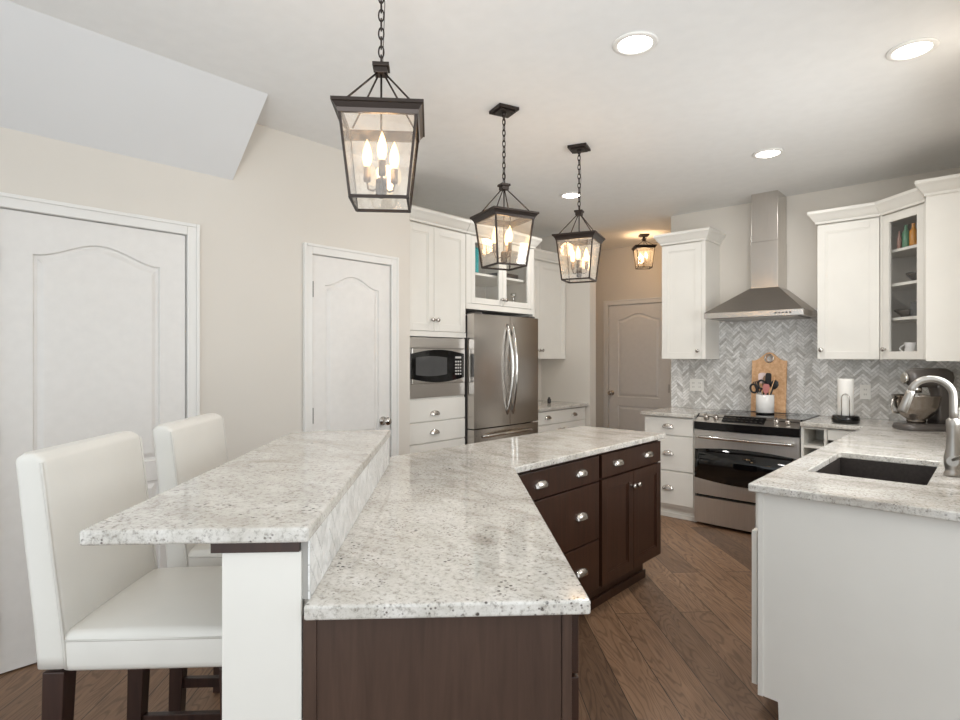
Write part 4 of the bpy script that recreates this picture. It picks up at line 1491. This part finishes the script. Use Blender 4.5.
# ------------------------------------------------------------------ bar stools (local +x faces the bar)
def stool(label, e, d, rz):
    x, y = ed(e, d)
    st = thing('bar_stool', label, 'bar stool', (x, y, 0), rz, 'white leather bar stools at the raised bar')
    hwid = 0.225
    # seat cushion
    b = MB()
    b.box(-0.225, 0.215, -hwid, hwid, 0.620, 0.718, 0.022, 3)
    for v in b.bm.verts:
        if v.co.z > 0.70:
            fx_ = 1 - ((v.co.x + 0.005) / 0.23) ** 2
            fy_ = 1 - (v.co.y / 0.23) ** 2
            v.co.z += 0.012 * max(0, fx_) * max(0, fy_)
    bmesh.ops.subdivide_edges(b.bm, edges=[e_ for e_ in b.bm.edges if e_.calc_length() > 0.2], cuts=5, use_grid_fill=True)
    for v in b.bm.verts:
        if v.co.z > 0.716:
            fx_ = 1 - ((v.co.x + 0.005) / 0.22) ** 2
            fy_ = 1 - (v.co.y / 0.22) ** 2
            v.co.z = 0.718 + 0.020 * max(0, fx_) ** 0.6 * max(0, fy_) ** 0.6
    for f in b.bm.faces:
        f.smooth = True
    seat = b.build('seat', M['leather'], st)
    MB().tube([(-0.218, -hwid + 0.002, 0.700), (0.21, -hwid + 0.002, 0.700)], 0.0035, 6).build('seam', M['piping'], seat)
    # backrest: lofted upright, slightly raked and rolled at the top
    b = MB()
    secs = []
    nz = 16
    for i in range(nz + 1):
        t = i / nz
        z = 0.632 + 0.505 * t
        rake = -0.058 * t ** 1.4 - 0.006 * math.sin(PI * t)
        thk = 0.078 - 0.006 * t
        xf = -0.205 + rake
        xb = xf - thk
        secs.append((z, xb, xf))
    rows = []
    def ring(z, xb, xf, grow=0.0, hy=hwid):
        r = 0.016
        pts = []
        for cx_, cy_, a0 in ((xf - r, -hy + r, -PI / 2), (xf - r, hy - r, 0), (xb + r, hy - r, PI / 2), (xb + r, -hy + r, PI)):
            for k in range(4):
                a = a0 + PI / 2 * k / 3
                pts.append((cx_ + r * math.cos(a), cy_ + r * math.sin(a), z))
        return pts
    for z, xb, xf in secs:
        rows.append([b.bm.verts.new(p) for p in ring(z, xb, xf)])
    z, xb, xf = secs[-1]
    mid, half = (xb + xf) / 2, (xf - xb) / 2
    for k in range(1, 6):
        a = PI / 2 * k / 5
        c = max(0.5, math.cos(a))
        rows.append([b.bm.verts.new(p) for p in ring(z + 0.022 * math.sin(a), mid - half * c - 0.001 * k, mid + half * c - 0.001 * k, hy=hwid - 0.010 * (1 - math.cos(a)))])
    for a_, c_ in zip(rows, rows[1:]):
        n = len(a_)
        for i in range(n):
            f = b.bm.faces.new([a_[i], a_[(i + 1) % n], c_[(i + 1) % n], c_[i]])
            f.smooth = True
    b.bm.faces.new(rows[0][::-1])
    b.bm.faces.new(rows[-1])
    back = b.build('backrest', M['leather'], st)
    pp = []
    for z, xb, xf in secs:
        pp.append((xf - 0.004, -hwid + 0.001, z))
    MB().tube(pp, 0.004, 6).build('piping', M['piping'], back)
    pp = [(p[0], hwid - 0.001, p[2]) for p in pp]
    MB().tube(pp, 0.004, 6).build('piping', M['piping'], back)
    # button
    i = int(nz * 0.56)
    MB().lathe([(0.012, 0.0), (0.012, 0.004), (0.006, 0.009), (0.0, 0.010)], (0, 0, 0), 12).build('button', M['leather'], back)
    bt_ = [c for c in back.children if c.name.startswith('button')][-1]
    bt_.location = (secs[i][2] - 0.001, 0.0, secs[i][0])
    bt_.rotation_euler = (0, PI / 2, 0)
    # legs and stretchers
    for sx in (-1, 1):
        for sy in (-1, 1):
            b = MB()
            xt, yt = (-0.245 if sx < 0 else 0.180), sy * 0.190
            xb_, yb_ = (-0.268 if sx < 0 else 0.190), sy * 0.192
            a, c = 0.026, 0.019
            b.hexa([(xb_ - c, yb_ - c, 0), (xb_ + c, yb_ - c, 0), (xb_ + c, yb_ + c, 0), (xb_ - c, yb_ + c, 0)],
                   [(xt - a, yt - a, 0.6195), (xt + a, yt - a, 0.6195), (xt + a, yt + a, 0.6195), (xt - a, yt + a, 0.6195)], 0.003)
            b.build('leg', M['stoolwood'], st)
    for sy in (-1, 1):
        MB().bar((-0.240, sy * 0.191, 0.25), (0.170, sy * 0.191, 0.25), 0.020, 0.034, 0.002).build('stretcher', M['stoolwood'], st)
    MB().bar((0.186, -0.172, 0.20), (0.186, 0.172, 0.20), 0.020, 0.034, 0.002).build('stretcher', M['stoolwood'], st)
    return st


stool('white leather bar stool at the outer end of the raised bar, nearest the camera', -0.735, 1.685, 45)
stool('white leather bar stool farther along the raised bar, beyond the first stool', -0.705, 2.275, 45)


# ------------------------------------------------------------------ lanterns
def lantern(name, label, x, y, zb, rz, chain_to=CEIL, s=1.0, chained=True):
    L = thing(name, label, 'light fixture', (x, y, zb), rz, 'candle lanterns over the island' if chained else None)
    I = M['iron']
    zt, zc, z0 = 0.30 * s, 0.262 * s, 0.012 * s
    ht, hb = 0.117 * s, 0.090 * s
    # cap: flared square molding
    b = MB()
    prof = [(0.110 * s, zc), (0.122 * s, zc), (0.126 * s, zc + 0.012 * s), (0.136 * s, zt - 0.012 * s), (0.141 * s, zt - 0.010 * s), (0.141 * s, zt), (0.118 * s, zt)]
    rows = [[b.bm.verts.new((h * sx, h * sy, z)) for sx, sy in ((-1, -1), (1, -1), (1, 1), (-1, 1))] for h, z in prof]
    rows.append(rows[0])
    for a, c in zip(rows, rows[1:]):
        for i in range(4):
            b.bm.faces.new([a[i], a[(i + 1) % 4], c[(i + 1) % 4], c[i]])
    b.build('cap', I, L)
    # frame bars
    b = MB()
    cs_ = ((-1, -1), (1, -1), (1, 1), (-1, 1))
    for i, (sx, sy) in enumerate(cs_):
        b.bar((sx * hb, sy * hb, z0), (sx * ht, sy * ht, zc), 0.008 * s)
        tx, ty = cs_[(i + 1) % 4]
        b.bar((sx * hb, sy * hb, z0), (tx * hb, ty * hb, z0), 0.009 * s)
    fr_ = b.build('frame', I, L)
    for i, (sx, sy) in enumerate(cs_):
        tx, ty = cs_[(i + 1) % 4]
        kb, kt = hb - 0.001, ht - 0.001
        nx, ny = (sx + tx) / 2, (sy + ty) / 2
        q = [(sx * kb, sy * kb, z0), (tx * kb, ty * kb, z0), (tx * kt, ty * kt, zc), (sx * kt, sy * kt, zc)]
        MB().hexa(q, [(p[0] - nx * 0.002, p[1] - ny * 0.002, p[2]) for p in q]).build('glass_panel', M['seeded'], L)
    hubz = 0.460 * s if chained else 0.40 * s
    b = MB()
    b.box(-0.027 * s, 0.027 * s, -0.027 * s, 0.027 * s, hubz - 0.004, hubz + 0.008, 0.001)
    b.box(-0.021 * s, 0.021 * s, -0.021 * s, 0.021 * s, hubz - 0.024 * s, hubz - 0.004, 0.002)
    b.build('hub', I, L)
    for sx, sy in cs_:
        MB().tube([(sx * 0.013 * s, sy * 0.013 * s, hubz - 0.024 * s), (sx * 0.108 * s, sy * 0.108 * s, zt)], 0.0032 * s, 8).build('support_rod', I, L)
    # candle cluster
    b = MB()
    b.tube([(0, 0, 0.07 * s), (0, 0, hubz - 0.02)], 0.0035 * s, 8)
    b.lathe([(0.0, 0.030 * s), (0.014 * s, 0.033 * s), (0.018 * s, 0.042 * s), (0.018 * s, 0.088 * s), (0.012 * s, 0.096 * s), (0.0, 0.098 * s)], seg=14)
    cl_ = b.build('candle_stem', I, L)
    for k in range(3):
        a = math.radians(270 + 120 * k + 8)
        ca, sa = math.cos(a), math.sin(a)
        rr = 0.052 * s
        b = MB()
        b.tube([(ca * 0.014 * s, sa * 0.014 * s, 0.064 * s), (ca * rr * 0.6, sa * rr * 0.6, 0.058 * s), (ca * rr * 0.9, sa * rr * 0.9, 0.064 * s), (ca * rr, sa * rr, 0.088 * s)], 0.0036 * s, 8)
        b.lathe([(0.0, 0.086 * s), (0.011 * s, 0.090 * s), (0.013 * s, 0.104 * s), (0.0115 * s, 0.106 * s), (0.0115 * s, 0.136 * s), (0.009 * s, 0.138 * s), (0.0, 0.138 * s)], (ca * rr, sa * rr, 0), 12)
        arm = b.build('candle_arm', M['candle'], L)
        MB().lathe([(0.006 * s, 0.138 * s), (0.013 * s, 0.150 * s), (0.0165 * s, 0.168 * s), (0.0145 * s, 0.190 * s), (0.0075 * s, 0.214 * s), (0.0, 0.232 * s)], (ca * rr, sa * rr, 0), 14).build('bulb', M['bulb'], arm)
    ld = bpy.data.lights.new(name + '_glow', 'POINT')
    ld.energy = 2.6 if chained else 9.0
    ld.color = (1.0, 0.64, 0.34)
    ld.shadow_soft_size = 0.05
    lo = bpy.data.objects.new('lamp_glow', ld)
    COL.objects.link(lo)
    lo.parent = L
    lo.location = (0, 0, 0.185 * s)
    # chain or stem, and ceiling canopy
    top = chain_to - zb
    b = MB()
    b.box(-0.062 * s, 0.062 * s, -0.062 * s, 0.062 * s, top - 0.018, top - 0.001, 0.003)
    b.box(-0.045 * s, 0.045 * s, -0.045 * s, 0.045 * s, top - 0.026, top - 0.018, 0.003)
    b.lathe([(0.010, top - 0.045), (0.014, top - 0.03), (0.014, top - 0.026)], seg=12)
    b.build('canopy', I, L)
    b = MB()
    if chained:
        z = hubz + 0.004
        pitch, k = 0.030, 0
        while z < top - 0.03:
            ax = k % 2
            pts = []
            for j in range(14):
                a = 2 * PI * j / 14
                u_, v_ = 0.0085 * math.cos(a), 0.021 * math.sin(a)
                pts.append((u_ if ax else 0, 0 if ax else u_, z + 0.018 + v_ * 0.95))
            b.tube(pts, 0.0027, 6, closed=True)
            z += pitch
            k += 1
        b.tube([(0.004, 0.004, hubz), (0.011, 0.006, (hubz + top) / 2), (0.004, 0.004, top - 0.02)], 0.0014, 6)
        b.build('chain', I, L)
    else:
        b.tube([(0, 0, hubz), (0, 0, top - 0.02)], 0.007, 8)
        b.build('stem', I, L)
    return L


lantern('pendant_lantern', 'nearest iron candle lantern, hanging over the bar end of the island', -1.517, 1.189, 1.888, 47)
lantern('pendant_lantern', 'middle iron candle lantern of the three over the island', -2.048, 2.456, 1.885, 69.8)
lantern('pendant_lantern', 'farthest iron candle lantern of the three over the island', -2.053, 3.228, 1.885, 17.5)
lantern('hall_lantern', 'short iron candle lantern fixed to the hall ceiling', -2.98, 6.02, 2.385, 38, s=0.83, chained=False)

# ------------------------------------------------------------------ recessed downlights
for lab, x, y in (('recessed ceiling light nearest the camera, above the island aisle', -1.193, 2.325), ('recessed ceiling light above the sink', -0.301, 3.201),
                  ('recessed ceiling light in front of the range hood', -1.173, 4.179), ('recessed ceiling light in front of the refrigerator', -2.712, 4.139)):
    o = thing('downlight', lab, 'ceiling light', (x, y, CEIL), 0, 'recessed ceiling lights')
    MB().lathe([(0.072, -0.001), (0.096, -0.001), (0.097, -0.005), (0.092, -0.009), (0.076, -0.010), (0.072, -0.006), (0.072, -0.001)], seg=36, cap=False).build('trim_ring', M['trim'], o)
    MB().lathe([(0.0, -0.005), (0.071, -0.005), (0.071, -0.001), (0.0, -0.001)], seg=32).build('lens', M['disc'], o)
    ld = bpy.data.lights.new('downlight_lamp', 'AREA')
    ld.shape = 'DISK'
    ld.size = 0.14
    ld.energy = POT_WATTS
    ld.color = (1.0, 0.975, 0.94)
    lo = bpy.data.objects.new('lamp_glow', ld)
    COL.objects.link(lo)
    lo.parent = o
    lo.location = (0, 0, -0.014)
